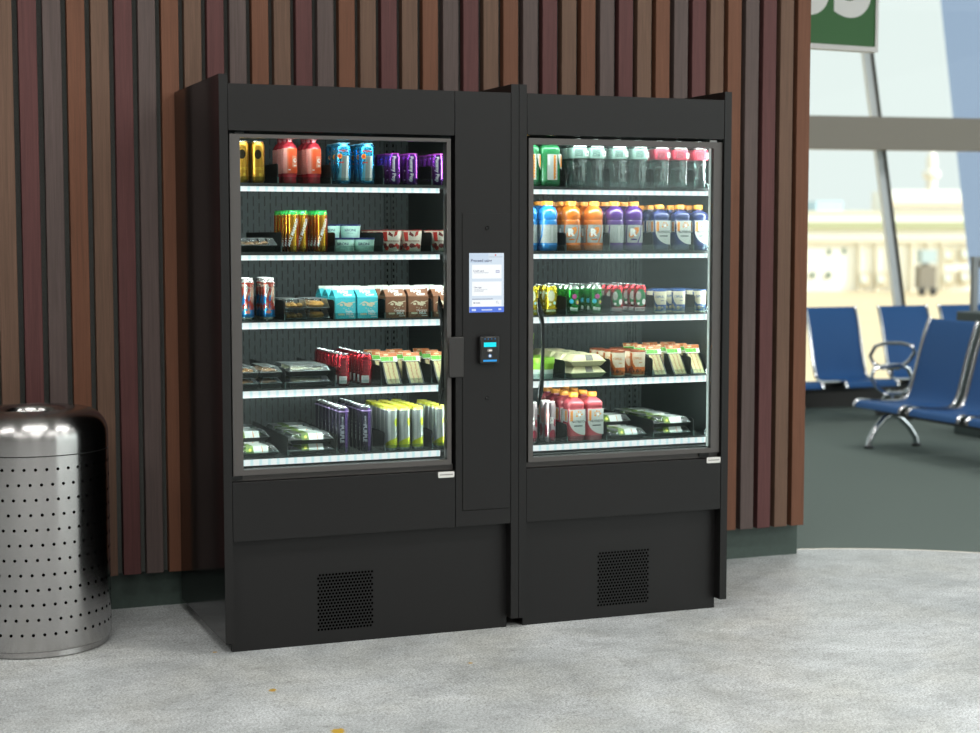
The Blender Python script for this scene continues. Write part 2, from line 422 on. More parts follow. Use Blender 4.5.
for px, py in ((864, 279), (881, 279), (948, 255), (965, 254), (948, 278), (965, 277)):
    w = MB(); fbox(w, px-6, px+6, py-7, py+7, 199.4, 0.6); f_ = bpart('window_frame', w, M('far_frame', '#cbbfa6', 0.8))
    w = MB(); fbox(w, px-3.2, px+3.2, py-4, py+4, 199.0, 0.4); p_ = bpart('window_pane', w, M('far_window', '#a9c0c0' if py < 270 else '#dfe6df', 0.4))
tag(bld, 'long cream terminal building across the airfield with windows and banded cornice', 'building')
tw = empty('control_tower', (far(929, 290, 240).x, far(929, 290, 240).y, -5.24))
o = ob('shaft', MB().lathe([(0.75, -5.24), (0.75, far(929, 178, 240).z)], 20, 0), M('tower_white', '#efece4', 0.8), tw)
zt = lambda py: far(929, py, 240).z
o2 = ob('cab', MB().lathe([(0.75, zt(180)), (1.25, zt(177)), (1.25, zt(172)), (0.75, zt(170)), (0.75, zt(160)), (0.6, zt(155)), (0.3, zt(152))], 20, 0), M('tower_white'), tw)
for q in (o, o2): q.location = (0, 0, 5.24)
tag(tw, 'pale slim control tower rising above the terminal roof outside', 'tower')
tr = empty('service_truck', (far(927, 291, 185).x, far(927, 291, 185).y, -5.24))
def tpart(name, mb, mat):
    o = ob(name, mb, mat); o.parent = tr; o.matrix_parent_inverse = Matrix.Translation(-tr.location); return o
zg = 291
w = MB(); fbox(w, 920, 936, 266, 289, 185, 2.5); tpart('body', w, M('truck_dark', '#8b8479', 0.6))
w = MB(); fbox(w, 922, 937, 250, 263, 185, 2.5); tpart('lift_box', w, M('truck_blue', '#b7c9cf', 0.5))
w = MB(); fbox(w, 926, 930, 263, 266, 185, 2.0); tpart('lift_frame', w, M('truck_dark'))
for px in (922, 933):
    p = far(px, 289, 184.9); wh = MB().lathe([(0.45, -0.15), (0.45, 0.15)], 16); 
    wh.v = [(x, z, y) for x, y, z in wh.v]; o = ob('wheel', wh, M('tyre', '#2c2a28', 0.8), tr, (p.x-tr.location.x, p.y-tr.location.y, 0.45))
tag(tr, 'dark catering truck with raised pale box, parked before the terminal', 'truck')

# ------------------------------------------------------------------ the two vending coolers
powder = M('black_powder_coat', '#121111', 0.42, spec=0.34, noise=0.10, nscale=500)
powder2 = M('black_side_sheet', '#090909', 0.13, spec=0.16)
frame_m = M('door_frame_grey', '#4a4745', 0.45, spec=0.5)
liner = M('cabinet_liner', '#1e2423', 0.6)
blackp = M('black_plastic', '#0c0f0e', 0.6, spec=0.3)
void = M('vent_hole', '#020202', 0.9, spec=0.0)
seam = M('panel_seam', '#121110', 0.8, spec=0.1)
glass = thin_clear('door_glass', (0.86, 0.90, 0.89), 0.0, 0.09, 0.24, gcol=(0.9, 1.0, 0.98))
acryl = thin_clear('acrylic_stop', (0.80, 0.87, 0.86), 0.015, 0.1, 0.12)
acryl_edge = M('acrylic_edge', '#48605c', 0.4)
steel_grey = M('grey_bracket', '#8a8a88', 0.4, 0.5)

def strip_mat():
    m = bpy.data.materials.new('led_price_strip'); m.use_nodes = True; nt = m.node_tree; L = nt.links.new
    b = nt.nodes['Principled BSDF']; b.inputs['Roughness'].default_value = 0.5; b.inputs['Base Color'].default_value = (0.02, 0.02, 0.02, 1)
    tc = nt.nodes.new('ShaderNodeTexCoord'); sp = nt.nodes.new('ShaderNodeSeparateXYZ'); L(tc.outputs['Object'], sp.inputs[0])
    mu = nt.nodes.new('ShaderNodeMath'); mu.operation = 'MULTIPLY'; mu.inputs[1].default_value = 2*PI/0.0315; L(sp.outputs[0], mu.inputs[0])
    sn = nt.nodes.new('ShaderNodeMath'); sn.operation = 'SINE'; L(mu.outputs[0], sn.inputs[0])
    r = nt.nodes.new('ShaderNodeValToRGB'); e = r.color_ramp.elements
    e[0].position = 0.05; e[0].color = (0.66, 0.90, 0.94, 1); e[1].position = 0.38; e[1].color = (1.0, 1.0, 1.0, 1)
    mr = nt.nodes.new('ShaderNodeMapRange'); mr.inputs[1].default_value = -1; mr.inputs[2].default_value = 1; L(sn.outputs[0], mr.inputs[0])
    L(mr.outputs[0], r.inputs[0]); L(r.outputs[0], b.inputs['Emission Color']); b.inputs['Emission Strength'].default_value = 1.08
    return m
strip_m = strip_mat()

def back_mat():
    """grey sheet pressed with staggered vertical slots"""
    m = bpy.data.materials.new('slotted_back_sheet'); m.use_nodes = True; nt = m.node_tree; L = nt.links.new
    b = nt.nodes['Principled BSDF']; b.inputs['Roughness'].default_value = 0.5
    tc = nt.nodes.new('ShaderNodeTexCoord'); sp = nt.nodes.new('ShaderNodeSeparateXYZ'); L(tc.outputs['Object'], sp.inputs[0])
    def math_(op, a, bb=None):
        n = nt.nodes.new('ShaderNodeMath'); n.operation = op
        for i, q in enumerate((a, bb)):
            if q is None: continue
            if isinstance(q, (int, float)): n.inputs[i].default_value = q
            else: L(q, n.inputs[i])
        return n.outputs[0]
    u = math_('DIVIDE', sp.outputs[0], 0.0222); col = math_('FLOOR', u); fu = math_('FRACT', u)
    par = math_('MULTIPLY', math_('FRACT', math_('MULTIPLY', col, 0.5)), 1.0)
    fv = math_('FRACT', math_('ADD', math_('DIVIDE', sp.outputs[2], 0.052), par))
    iu = math_('LESS_THAN', math_('ABSOLUTE', math_('SUBTRACT', fu, 0.5)), 0.10)
    iv = math_('LESS_THAN', math_('ABSOLUTE', math_('SUBTRACT', fv, 0.5)), 0.36)
    x = nt.nodes.new('ShaderNodeMix'); x.data_type = 'RGBA'; L(math_('MULTIPLY', iu, iv), x.inputs[0])
    x.inputs[6].default_value = (*rgb('#475050'), 1); x.inputs[7].default_value = (*rgb('#171b1b'), 1)
    L(x.outputs[2], b.inputs['Base Color'])
    return m
back_m = back_mat()

ZT = [1.625, 1.386, 1.151, 0.911, 0.670]     # price-strip tops
ZB = [1.608, 1.369, 1.129, 0.888, 0.649]
DECK = [1.637, 1.397, 1.157, 0.916, 0.675]
H, TH, DEP = 2.0, 0.0295, 0.785
Z0 = 0.040

def cooler(name, xl, xr, col_x, door, glassr, label, seams):
    """xl, xr outer faces; col_x right edge of the door bay; door (x0,x1,z0,z1) outer frame; glassr the same for the pane"""
    c = empty(name, (xl, 0, 0)); X = lambda v: v-xl
    def part(n, mb, mats, bevel=0.0, par=None):
        mb.v = [(x-xl, y, z) for x, y, z in mb.v]
        return ob(n, mb, mats, par or c, bevel=bevel)
    b = MB().box(xl, xl+TH, 0, DEP, Z0, H, 0)
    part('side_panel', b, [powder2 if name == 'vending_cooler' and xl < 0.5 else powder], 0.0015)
    sp = part('side_panel', MB().box(xr-TH, xr, 0, DEP, Z0, H), powder, 0.0015)
    # front edge caps of the sides keep the satin finish
    part('edge_trim', MB().box(xl, xl+TH, -0.0012, 0.0, Z0, H), powder)
    part('edge_trim', MB().box(xr-TH, xr, -0.0012, 0.0, Z0, H), powder)
    xi0, xi1 = xl+TH, xr-TH
    part('top_fascia', MB().box(xi0+0.0015, col_x-0.001, 0.0, 0.03, door[3]+0.0105, 1.969), powder, 0.0012)
    part('roof_panel', MB().box(xi0, xi1, 0.03, DEP-0.01, 1.88, 1.90), powder)
    part('lower_panel', MB().box(xi0+0.0015, col_x-0.001, 0.0, 0.03, 0.397, door[2]-0.0215), powder, 0.0012)
    bp = part('base_panel', MB().box(xi0+0.004, xi1-0.0005, 0.042, 0.07, 0.0, 0.395), powder)
    part('plinth', MB().box(xi0+0.02, xi1-0.02, 0.10, DEP-0.05, 0.0, 0.38), blackp)
    # insulated interior
    ix0, ix1 = xi0+0.004, xi1-0.004 if col_x > xi1-0.02 else 0.905
    inner = MB()
    inner.box(ix0-0.004, ix0, 0.055, 0.70, 0.62, 1.85); inner.box(ix1, ix1+0.004, 0.055, 0.70, 0.62, 1.85)
    inner.box(ix0, ix1, 0.055, 0.70, 0.62, 0.640); inner.box(ix0, ix1, 0.055, 0.70, 1.835, 1.85)
    part('liner', inner, liner)
    part('back_sheet', MB().box(ix0, ix1, 0.68, 0.70, 0.64, 1.835), back_m)
    up = MB(); ux = 0.825 if xl < 0.5 else 1.895
    for s_ in (-0.013, 0.013):
        up.box(ux+s_-0.008, ux+s_+0.008, 0.668, 0.68, 0.64, 1.835, 0)
        for k in range(48): up.box(ux+s_-0.003, ux+s_+0.003, 0.6674, 0.668, 0.65+k*0.0245, 0.662+k*0.0245, 1)
    part('shelf_upright', up, [M('upright_grey', '#3f4846', 0.5), void])
    # inner jambs behind the glass edge
    part('jamb', MB().box(xi0, xi0+0.012, 0.052, 0.06, door[2], door[3]), blackp)
    part('jamb', MB().box(ix1-0.016 if col_x > xi1-0.02 else 0.838, ix1, 0.0505, 0.056, door[2], door[3]), blackp)
    part('threshold', MB().box(xi0+0.003, col_x-0.003, 0.022, 0.06, door[2]-0.020, door[2]-0.001), M('threshold_grey', '#34312f', 0.5))
    # door with frame, pane, pull plate, inside grab bar
    fr = MB(); y0, y1 = 0.012, 0.050
    fr.box(door[0], glassr[0], y0, y1, door[2], door[3]); fr.box(glassr[1], door[1], y0, y1, door[2], door[3])
    fr.box(glassr[0], glassr[1], y0, y1, glassr[3], door[3]); fr.box(glassr[0], glassr[1], y0, y1, door[2], glassr[2])
    d = part('door', fr, frame_m)
    part('glass_pane', MB().box(glassr[0]-0.002, glassr[1]+0.002, 0.024, 0.030, glassr[2]-0.002, glassr[3]+0.002), glass, par=d)
    hx = door[1]-0.055 if xl > 0.5 else door[0]+0.02
    part('hinge', MB().box(hx, hx+0.03, 0.012, 0.04, door[3], door[3]+0.007), steel_grey if xl > 0.5 else blackp, par=d)
    part('hinge', MB().box(hx-0.03, hx+0.012, 0.014, 0.04, door[2]-0.014, door[2]), blackp, par=d)
    # shelves
    for k in range(5):
        s = part('shelf', MB().box(ix0, ix1, 0.085, 0.66, DECK[k]-0.012, DECK[k]), M('shelf_wire_deck', '#1d2423', 0.5))
        sx0, sx1 = ix0+0.004, (0.820 if xl < 0.5 else 1.922)
        part('price_strip', MB().box(sx0, sx1, 0.078, 0.084, ZB[k], ZT[k]), strip_m, par=s)
        part('product_stop', MB().box(sx0, ix1, 0.0865, 0.0895, ZT[k], DECK[k]+0.022), acryl, par=s)
        for (dx) in DIV[name][k]:
            prof = [(0.093, DECK[k]), (0.093, DECK[k]+0.058), (0.097, DECK[k]+0.066), (0.107, DECK[k]+0.069), (0.62, DECK[k]+0.069), (0.62, DECK[k])]
            part('divider', MB().prism(prof, 'x', dx-0.0015, dx+0.0015), blackp, par=s)
            part('stop_clip', MB().box(dx-0.0028, dx+0.0005, 0.0862, 0.0900, DECK[k], DECK[k]+0.022), acryl_edge, par=s)
    # ventilation grille in the base panel
    vx0, vx1, vz0, vz1 = seams['vent']
    vent = MB(); nr = 18; nc = 17; sx = (vx1-vx0)/(nc-0.5); sz = (vz1-vz0)/(nr-1)
    for j in range(nr):
        for i in range(nc):
            x = vx0+(i+(0.5 if j % 2 else 0))*sx; z = vz0+j*sz; r = 0.0047
            vent.add([(x+r*math.cos(PI*q/3+PI/6), 0.0416, z+r*math.sin(PI*q/3+PI/6)) for q in range(6)], [tuple(range(6))])
    part('vent_grille', vent, void, par=bp)
    bx0, bx1, bz0, bz1 = seams['badge']
    rp = [(cx_+0.004*math.cos(PI/2*q+PI/8*t), cz_+0.004*math.sin(PI/2*q+PI/8*t)) for q, (cx_, cz_) in enumerate(((bx1-0.004, bz1-0.004), (bx0+0.004, bz1-0.004), (bx0+0.004, bz0+0.004), (bx1-0.004, bz0+0.004))) for t in range(5)]
    bd = part('name_plate', MB().prism(rp, 'y', -0.0035, 0.0), M('plate_silver', '#d0cfcb', 0.4))
    part('plate_marking', MB().box(bx0+0.006, bx1-0.006, -0.0040, -0.0034, (bz0+bz1)/2-0.0016, (bz0+bz1)/2+0.0016), M('plate_print', '#7a7875', 0.5), par=bd)
    # lamps under each shelf front and in the head of the cabinet
    zl = [1.80]+[z-0.006 for z in ZB[:4]]
    for i, z in enumerate(zl):
        ld = bpy.data.lights.new('shelf_lamp', 'AREA'); ld.shape = 'RECTANGLE'; ld.size = (ix1-ix0)*0.96; ld.size_y = 0.012
        ld.energy = LED[i]; ld.color = (0.93, 1.0, 0.985)
        lo = bpy.data.objects.new('shelf_lamp', ld); COL.objects.link(lo); lo.parent = c
        lo.location = ((ix0+ix1)/2-xl, 0.060, z); lo.rotation_euler = (math.radians(52), 0, 0)
    # upright lamps behind both door stiles
    for x_, sgn in ((xi0+0.014, 1), (ix1-0.003, -1)):
        ld = bpy.data.lights.new('stile_lamp', 'AREA'); ld.shape = 'RECTANGLE'; ld.size = 0.010; ld.size_y = 1.15
        ld.energy = SIDE_LED; ld.color = (0.93, 1.0, 0.985)
        lo = bpy.data.objects.new('stile_lamp', ld); COL.objects.link(lo); lo.parent = c
        lo.location = (x_-xl, 0.068, 1.22)
        zz = -Vector((sgn*math.cos(math.radians(24)), math.sin(math.radians(24)), 0)); yy = Vector((0, 0, 1)); xx = yy.cross(zz)
        lo.rotation_euler = Matrix((xx, yy, zz)).transposed().to_euler()
    tag(c, label, 'vending cooler', 'black vending coolers against the timber wall')
    return c, d, part
LED = [1.05, 2.1, 2.1, 2.1, 2.1]
SIDE_LED = 2.0
DIV = {'vending_cooler': [(0.226, 0.418, 0.612, 0.795), (0.236, 0.4305, 0.610, 0.795), (0.245, 0.425, 0.615, 0.793), (0.245, 0.428, 0.600, 0.793), (0.252, 0.432, 0.612, 0.795)],
       'drink_cooler': [(1.327, 1.508, 1.694, 1.868), (1.327, 1.508, 1.692, 1.867), (1.330, 1.515, 1.700, 1.875), (1.325, 1.515, 1.695, 1.862), (1.335, 1.500, 1.700, 1.875)]}

cA, doorA, partA = cooler('vending_cooler', 0.0, 1.0976, 0.851, (0.0375, 0.8396, 0.6255, 1.8004), (0.0735, 0.8244, 0.6440, 1.7883),
    'left black vending cooler with touchscreen and card reader, full of drinks and snacks',
    dict(vent=(0.345, 0.545, 0.052, 0.249), badge=(0.7836, 0.8452, 0.581, 0.6025)))
cB, doorB, partB = cooler('drink_cooler', 1.0996, 1.97675, 1.9467, (1.1428, 1.9446, 0.6178, 1.8095), (1.1615, 1.9080, 0.6350, 1.7870),
    'right black cooler with plain glass door and no screen, holding coloured sports bottles',
    dict(vent=(1.445, 1.655, 0.050, 0.250), badge=(1.8834, 1.9429, 0.579, 0.6014)))
# control column of the left cooler
cc = partA('control_column', MB().box(0.852, 1.0672, 0.0, 0.05, 0.397, 1.969), powder, 0.0012)
sv = partA('service_door', MB().box(0.8790, 1.0655, -0.0015, 0.0, 0.4560, 1.535), powder, 0.0007, par=cc)
partA('seam', MB().box(0.8768, 0.8790, -0.0004, 0.0, 0.4548, 1.535), seam, par=cc)
partA('seam', MB().box(0.8768, 1.0655, -0.0004, 0.0, 0.4538, 0.4560), seam, par=cc)
for z in (1.4818, 0.8645):
    lk = MB().lathe([(0.0075, 0), (0.0075, 0.004), (0.006, 0.0055)], 16); lk.v = [(x+0.9737, -0.0015-z2, y+z) for x, y, z2 in lk.v]
    partA('lock', lk, M('lock_black', '#050505', 0.25), par=cc)
# touchscreen
sc0, sc1, sz0, sz1 = 0.9042, 1.0390, 1.1770, 1.3915
def emi(n, col, s): return M(n, '#101010', 0.25, emit=col, es=s)
scr = partA('touchscreen', MB().box(sc0, sc1, -0.0022, -0.001, sz0, sz1), emi('screen_pale', '#dbe9f6', 0.96))
W_ = sc1-sc0; Hs = sz1-sz0; scx = (sc0+sc1)/2
dc = Decal()
fx = lambda u: scx+(u-0.5)*W_
fz = lambda v: sz1-v*Hs
dc.rect(fx(0.0), fx(0.55), fz(0.17), fz(0.0), 1, 0)
dc.rect(fx(0.08), fx(0.93), fz(0.43), fz(0.195), 2, 1)
dc.rect(fx(0.08), fx(0.93), fz(0.72), fz(0.48), 2, 1)
dc.rect(fx(0.08), fx(0.93), fz(0.90), fz(0.79), 2, 1)
dc.rect(fx(0.0), fx(1.0), fz(1.0), fz(0.905), 3, 1)
dc.text('Proceed using', fx(0.345), fz(0.128), 0.0145, 4, 2)
dc.text('Credit card', fx(0.265), fz(0.30), 0.0088, 5, 2)
dc.rect(fx(0.13), fx(0.55), fz(0.337), fz(0.328), 6, 2)
dc.text('Live app', fx(0.24), fz(0.578), 0.0088, 5, 2)
for v, u in ((0.608, 0.52), (0.628, 0.42), (0.646, 0.40)): dc.rect(fx(0.13), fx(u), fz(v+0.006), fz(v), 6, 2)
dc.rect(fx(0.08), fx(0.68), fz(0.780), fz(0.770), 5, 2)
dc.text('Browse', fx(0.215), fz(0.838), 0.0085, 5, 2)
dc.rect(fx(0.76), fx(0.87), fz(0.335), fz(0.29), 7, 2); dc.rect(fx(0.775), fx(0.855), fz(0.318), fz(0.308), 2, 3)
dc.circ(fx(0.80), fz(0.83), 0.0045, 6, 2); dc.circ(fx(0.80), fz(0.83), 0.0030, 2, 3)
dc.poly([(fx(0.82), fz(0.842)), (fx(0.83), fz(0.838)), (fx(0.865), fz(0.858)), (fx(0.855), fz(0.862))], 6, 2)
dc.circ(fx(0.755), fz(0.035), 0.003, 8, 2); dc.rect(fx(0.56), fx(0.95), fz(0.070), fz(0.062), 6, 2)
dc.rect(fx(0.07), fx(0.19), fz(0.975), fz(0.94), 9, 2); dc.rect(fx(0.35), fx(0.66), fz(0.968), fz(0.948), 9, 2); dc.rect(fx(0.84), fx(0.92), fz(0.965), fz(0.935), 9, 2)
dc.build('screen_image', [M('screen_pale'), emi('screen_tint', '#cfe0f2', 0.95), emi('screen_white', '#fbffff', 1.0), emi('screen_blue', '#5b7fe8', 0.95), emi('screen_ink', '#565a78', 0.9),
    emi('screen_text', '#7b82a0', 0.9), emi('screen_grey', '#b3bccd', 0.9), emi('screen_icon', '#b9bedd', 0.9), emi('screen_red', '#e0655a', 0.9), emi('screen_foot', '#d6e4ff', 0.95)],
    scr, lambda u, v, h: (u, -0.0022-h, v))
# card reader
cr = partA('card_reader', MB().box(0.9374, 1.0145, -0.024, -0.001, 0.9905, 1.0925), M('reader_black', '#191919', 0.35), 0.006)
dc = Decal()
cx_ = 0.976
for i in range(4): dc.circ(cx_-0.0195+i*0.013, 1.0815, 0.0022, 0, 1, n=10)
dc.rect(cx_-0.024, cx_+0.024, 1.0525, 1.0690, 1, 1)
dc.circ(cx_, 1.0400, 0.0105, 2, 0, ry=0.0062); dc.rect(cx_-0.004, cx_+0.007, 1.0375, 1.0425, 4, 1)
dc.circ(cx_, 1.0200, 0.0068, 3, 0); dc.circ(cx_, 1.0200, 0.0040, 4, 1)
dc.rect(cx_-0.0265, cx_+0.0265, 0.9990, 1.0060, 5, 1)
dc.build('reader_display', [emi('led_blue', '#2f7fc0', 0.8), emi('reader_cyan', '#00f0ff', 1.0), M('contactless_grey', '#8d8a86', 0.5), M('button_blue', '#5f86b8', 0.4), M('symbol_white', '#e9e6e2', 0.5), emi('reader_bar', '#2aa4f0', 0.9)],
    cr, lambda u, v, h: (u, -0.024-h, v))
# left door: pull plate overlapping the column, and both inside grab bars
partA('pull_plate', MB().box(0.8222, 0.8801, -0.011, -0.0035, 0.9442, 1.0905).box(0.825, 0.835, -0.004, 0.014, 0.96, 1.07), M('pull_plate_grey', '#2a2827', 0.4), 0.003, par=doorA)
def grab(part, door, pts, y):
    g = MB()
    path = [(x, y+dy, z) for x, z, dy in pts]
    g.tube(path, [0.002, 0.012, 0.008, 0.0068, 0.008, 0.012, 0.002], 10)
    for (x, z, dy) in (pts[1], pts[-2]): g.tube([(x, y+dy, z), (x, 0.026, z)], 0.0035, 8)
    part('grab_bar', g, M('grab_bar_black', '#070707', 0.25), par=door)
grab(partA, doorA, [(0.806, 1.238, 0.01), (0.812, 1.195, 0.014), (0.822, 1.14, 0.018), (0.826, 1.05, 0.018), (0.822, 0.96, 0.018), (0.815, 0.90, 0.014), (0.806, 0.835, 0.01)], 0.038)
grab(partB, doorB, [(1.196, 1.225, 0.01), (1.205, 1.175, 0.014), (1.217, 1.13, 0.018), (1.219, 1.03, 0.018), (1.216, 0.92, 0.018), (1.208, 0.875, 0.014), (1.195, 0.815, 0.01)], 0.038)
partB('edge_light', MB().box(1.9045, 1.9095, 0.032, 0.044, 0.640, 1.786), M('edge_glow', '#a0a8a4', 0.4, emit='#c8d4cf', es=0.55), par=doorB)

# ------------------------------------------------------------------ products: one builder per kind, origin at the base centre, front to -y
for n_, c_, r_ in (('cap_orange', '#f09a35', 0.35), ('label_stone', '#b9bfba', 0.45), ('label_orange', '#e08a2c', 0.45), ('can_scarlet', '#d8404a', 0.25), ('lid_white', '#e6e4e0', 0.3),
                   ('lid_lemon', '#d6d438', 0.35), ('can_lilac', '#b59ad0', 0.3)): M(n_, c_, r_)
alu = M('can_aluminium', '#c9cccc', 0.25, 0.9)
white = M('print_white', '#eeeeea', 0.45); blk = M('print_black', '#161616', 0.45); grey = M('print_grey', '#8e9696', 0.45)
def can(name, r, h, mats, stripes=None, lidcol=None, band=None):
    """mats[0] body paint; stripes: list of (angle0, angle1, mat index)"""
    p = [(r*0.78, 0.0), (r*0.80, 0.001), (r*0.98, 0.008), (r, 0.012), (r, h-0.016), (r*0.97, h-0.012), (r*0.82, h-0.004), (r*0.82, h-0.002)]
    b = MB().lathe(p, 28, 0)
    if stripes:
        for i, f in enumerate(b.f):
            if len(f) == 4:
                x = sum(b.v[q][0] for q in f)/4; y = sum(b.v[q][1] for q in f)/4; a = math.degrees(math.atan2(x, -y))
                for a0_, a1_, mi in stripes:
                    if a0_ <= a < a1_: b.m[i] = mi
    o = ob(name, b, mats)
    lid = MB().lathe([(r*0.82, h-0.004), (r*0.86, h-0.0015), (r*0.86, h), (r*0.80, h), (r*0.77, h-0.004), (0.0, h-0.004)], 24, 0)
    lm = alu if lidcol is None else lidcol
    L_ = ob('lid', lid, lm, o)
    tab = MB().lathe([(0.0055, h-0.0034), (0.0055, h-0.002)], 12, sy=1.5); tab.v = [(x, y-r*0.25, z) for x, y, z in tab.v]
    ob('pull_tab', tab, lm, o)
    return o
def bar_code(d, u0, u1, v0, v1, mi, n=12, layer=1):
    w = (u1-u0)/n
    for i in range(n): d.rect(u0+i*w, u0+i*w+w*(0.3+0.3*((i*7) % 3)/2), v0, v1, mi, layer)

def p_gold():
    r, h = 0.0245, 0.145
    o = can('drink_can', r, h, [M('can_gold', '#b5852c', 0.3, 0.35)])
    d = Decal(); d.circ(-0.003, h*0.68, 0.0125, 0, 0, ry=0.0165); d.text('GOLD', 0.003, h*0.34, 0.012, 1, 0, bold=0.03)
    d.circ(0.004, h*0.2, 0.005, 1); d.build('printed_label', [M('can_umber', '#2b2415', 0.4), M('can_gold_hi', '#d8b23f', 0.3, 0.3)], o, cyl(r), r*0.25)
    return o
def p_coral():
    r, h = 0.0275, 0.138
    red = M('coral_bottle', '#b3313c', 0.15, coat=0.5)
    prof = [(r*0.8, 0), (r*0.88, 0.003), (r*0.86, 0.02), (r*0.92, 0.032), (r*0.97, 0.035), (r*0.97, 0.121), (r*0.93, 0.124), (r*0.82, 0.133), (r*0.6, 0.141), (r*0.36, 0.146), (r*0.34, 0.154)]
    o = ob('juice_bottle', MB().lathe(prof, 28, 0), red)
    lab = MB().lathe([(r*0.975, 0.035), (r*0.99, 0.0355), (r*0.99, 0.1215), (r*0.97, 0.122)], 36, 0)
    for i, f in enumerate(lab.f):
        if len(f) == 4:
            x = sum(lab.v[q][0] for q in f)/4; y = sum(lab.v[q][1] for q in f)/4; a = math.degrees(math.atan2(x, -y))
            lab.m[i] = 1 if -100 < a < -22 else (2 if -22 <= a < -12 else 0)
    lb = ob('sleeve', lab, [M('sleeve_orange', '#fb6234', 0.4), M('sleeve_pink', '#e9a095', 0.4), M('sleeve_salmon', '#ee7a58', 0.4)], o)
    d = Decal(); d.rect(0.006, 0.026, 0.056, 0.096, 0); d.circ(0.017, 0.080, 0.0075, 1, 1); d.circ(0.018, 0.081, 0.0040, 0, 2); d.rect(0.012, 0.024, 0.060, 0.064, 1, 1); d.rect(-0.008, 0.0, 0.046, 0.049, 1, 1)
    for k in range(9): d.rect(-0.040, -0.018, 0.052+k*0.006, 0.0545+k*0.006, 2, 1)
    d.build('printed_label', [M('sleeve_light', '#f39577', 0.4), white, M('sleeve_rose', '#dd8c84', 0.4)], o, cyl(r*0.992), r*0.25)
    ob('cap', MB().lathe([(r*0.42, 0.150), (r*0.42, 0.166), (r*0.38, 0.168)], 20), M('cap_dark_red', '#7c1f26', 0.4), o)
    return o
def p_blue():
    r, h = 0.0285, 0.146
    o = can('drink_can', r, h, [M('can_sky', '#3fb2e6', 0.25, 0.15)], lidcol=M('lid_sky', '#8fd0ea', 0.25, 0.6))
    d = Decal()
    d.poly([(-0.006, 0.012), (0.020, 0.012), (0.024, 0.10), (-0.001, 0.10)], 0); d.poly([(-0.022, 0.014), (-0.006, 0.012), (-0.001, 0.10)], 1)
    d.poly([(0.010, 0.012), (0.021, 0.012), (0.023, 0.098), (0.015, 0.10)], 2, 1)
    d.circ(-0.010, 0.098, 0.009, 3, 1); d.circ(-0.010, 0.098, 0.0055, 4, 2); d.text('tropico', 0.003, 0.118, 0.012, 4, 1); d.rect(-0.014, 0.004, 0.074, 0.078, 4, 1)
    d.build('printed_label', [M('can_silver', '#9aa5a4', 0.35, 0.3), M('can_cyan', '#7fd3ee', 0.3), white, M('dot_orange', '#f09a2c', 0.4), M('dot_red', '#dd3a2a', 0.4)], o, cyl(r), r*0.25)
    return o
def p_purple():
    r, h = 0.0235, 0.113
    o = can('drink_can', r, h, [M('can_violet', '#7a2b9e', 0.25, 0.2), M('can_orchid', '#a857c6', 0.25, 0.2), M('can_indigo', '#4a1a6e', 0.3, 0.2)],
            [(-60, -35, 1), (-25, 5, 2), (5, 30, 2), (34, 60, 1)], lidcol=M('lid_magenta', '#c64fce', 0.25, 0.4))
    d = Decal(); d.text('Pommy Pop', -0.001, h*0.50, 0.0185, 0, 1, rot=-PI/2, bold=0.03)
    d.build('lettering', [M('pale_lilac', '#d8d6de', 0.4)], o, cyl(r), r*0.25)
    return o
def p_orange():
    r, h = 0.0208, 0.146
    o = can('drink_can', r, h, [M('can_amber', '#e09a2c', 0.25, 0.2), M('can_rust', '#b5481c', 0.3, 0.2), M('can_ochre', '#a8731f', 0.3, 0.2), M('can_yellow', '#f2b93c', 0.25, 0.2)],
            [(-90, -40, 1), (-22, 10, 2), (10, 30, 3), (42, 90, 1)], lidcol=M('lid_green', '#2fb556', 0.3, 0.3))
    nb = MB().lathe([(r*1.006, h-0.0165), (r*0.976, h-0.012), (r*0.826, h-0.004)], 24); ob('neck_band', nb, M('lid_green'), o)
    d = Decal(); d.text('MAX MANGO', 0.002, h*0.46, 0.0165, 0, 1, rot=math.radians(70), bold=0.03, shear=0.2); d.build('lettering', [white], o, cyl(r), r*0.2)
    return o
def p_tub():
    r, h = 0.0375, 0.049
    o = ob('yogurt_tub', MB().lathe([(r*0.88, 0), (r*0.9, 0.001), (r, h-0.006), (r*0.99, h-0.005)], 30), M('tub_mint', '#c2ecdd', 0.45))
    ob('lid', MB().lathe([(r*1.02, h-0.006), (r*1.03, h-0.005), (r*1.03, h-0.001), (r*0.99, h)], 30), M('lid_navy', '#23316f', 0.4), o)
    d = Decal(); d.text('SIRONI', -0.010, h*0.55, 0.0135, 0, 1); d.rect(-0.022, 0.001, h*0.33, h*0.36, 0)
    d.build('lettering', [M('ink_navy', '#3b4a66', 0.5)], o, cyl(r*0.9, r, 0, h-0.006), r*0.2)
    return o
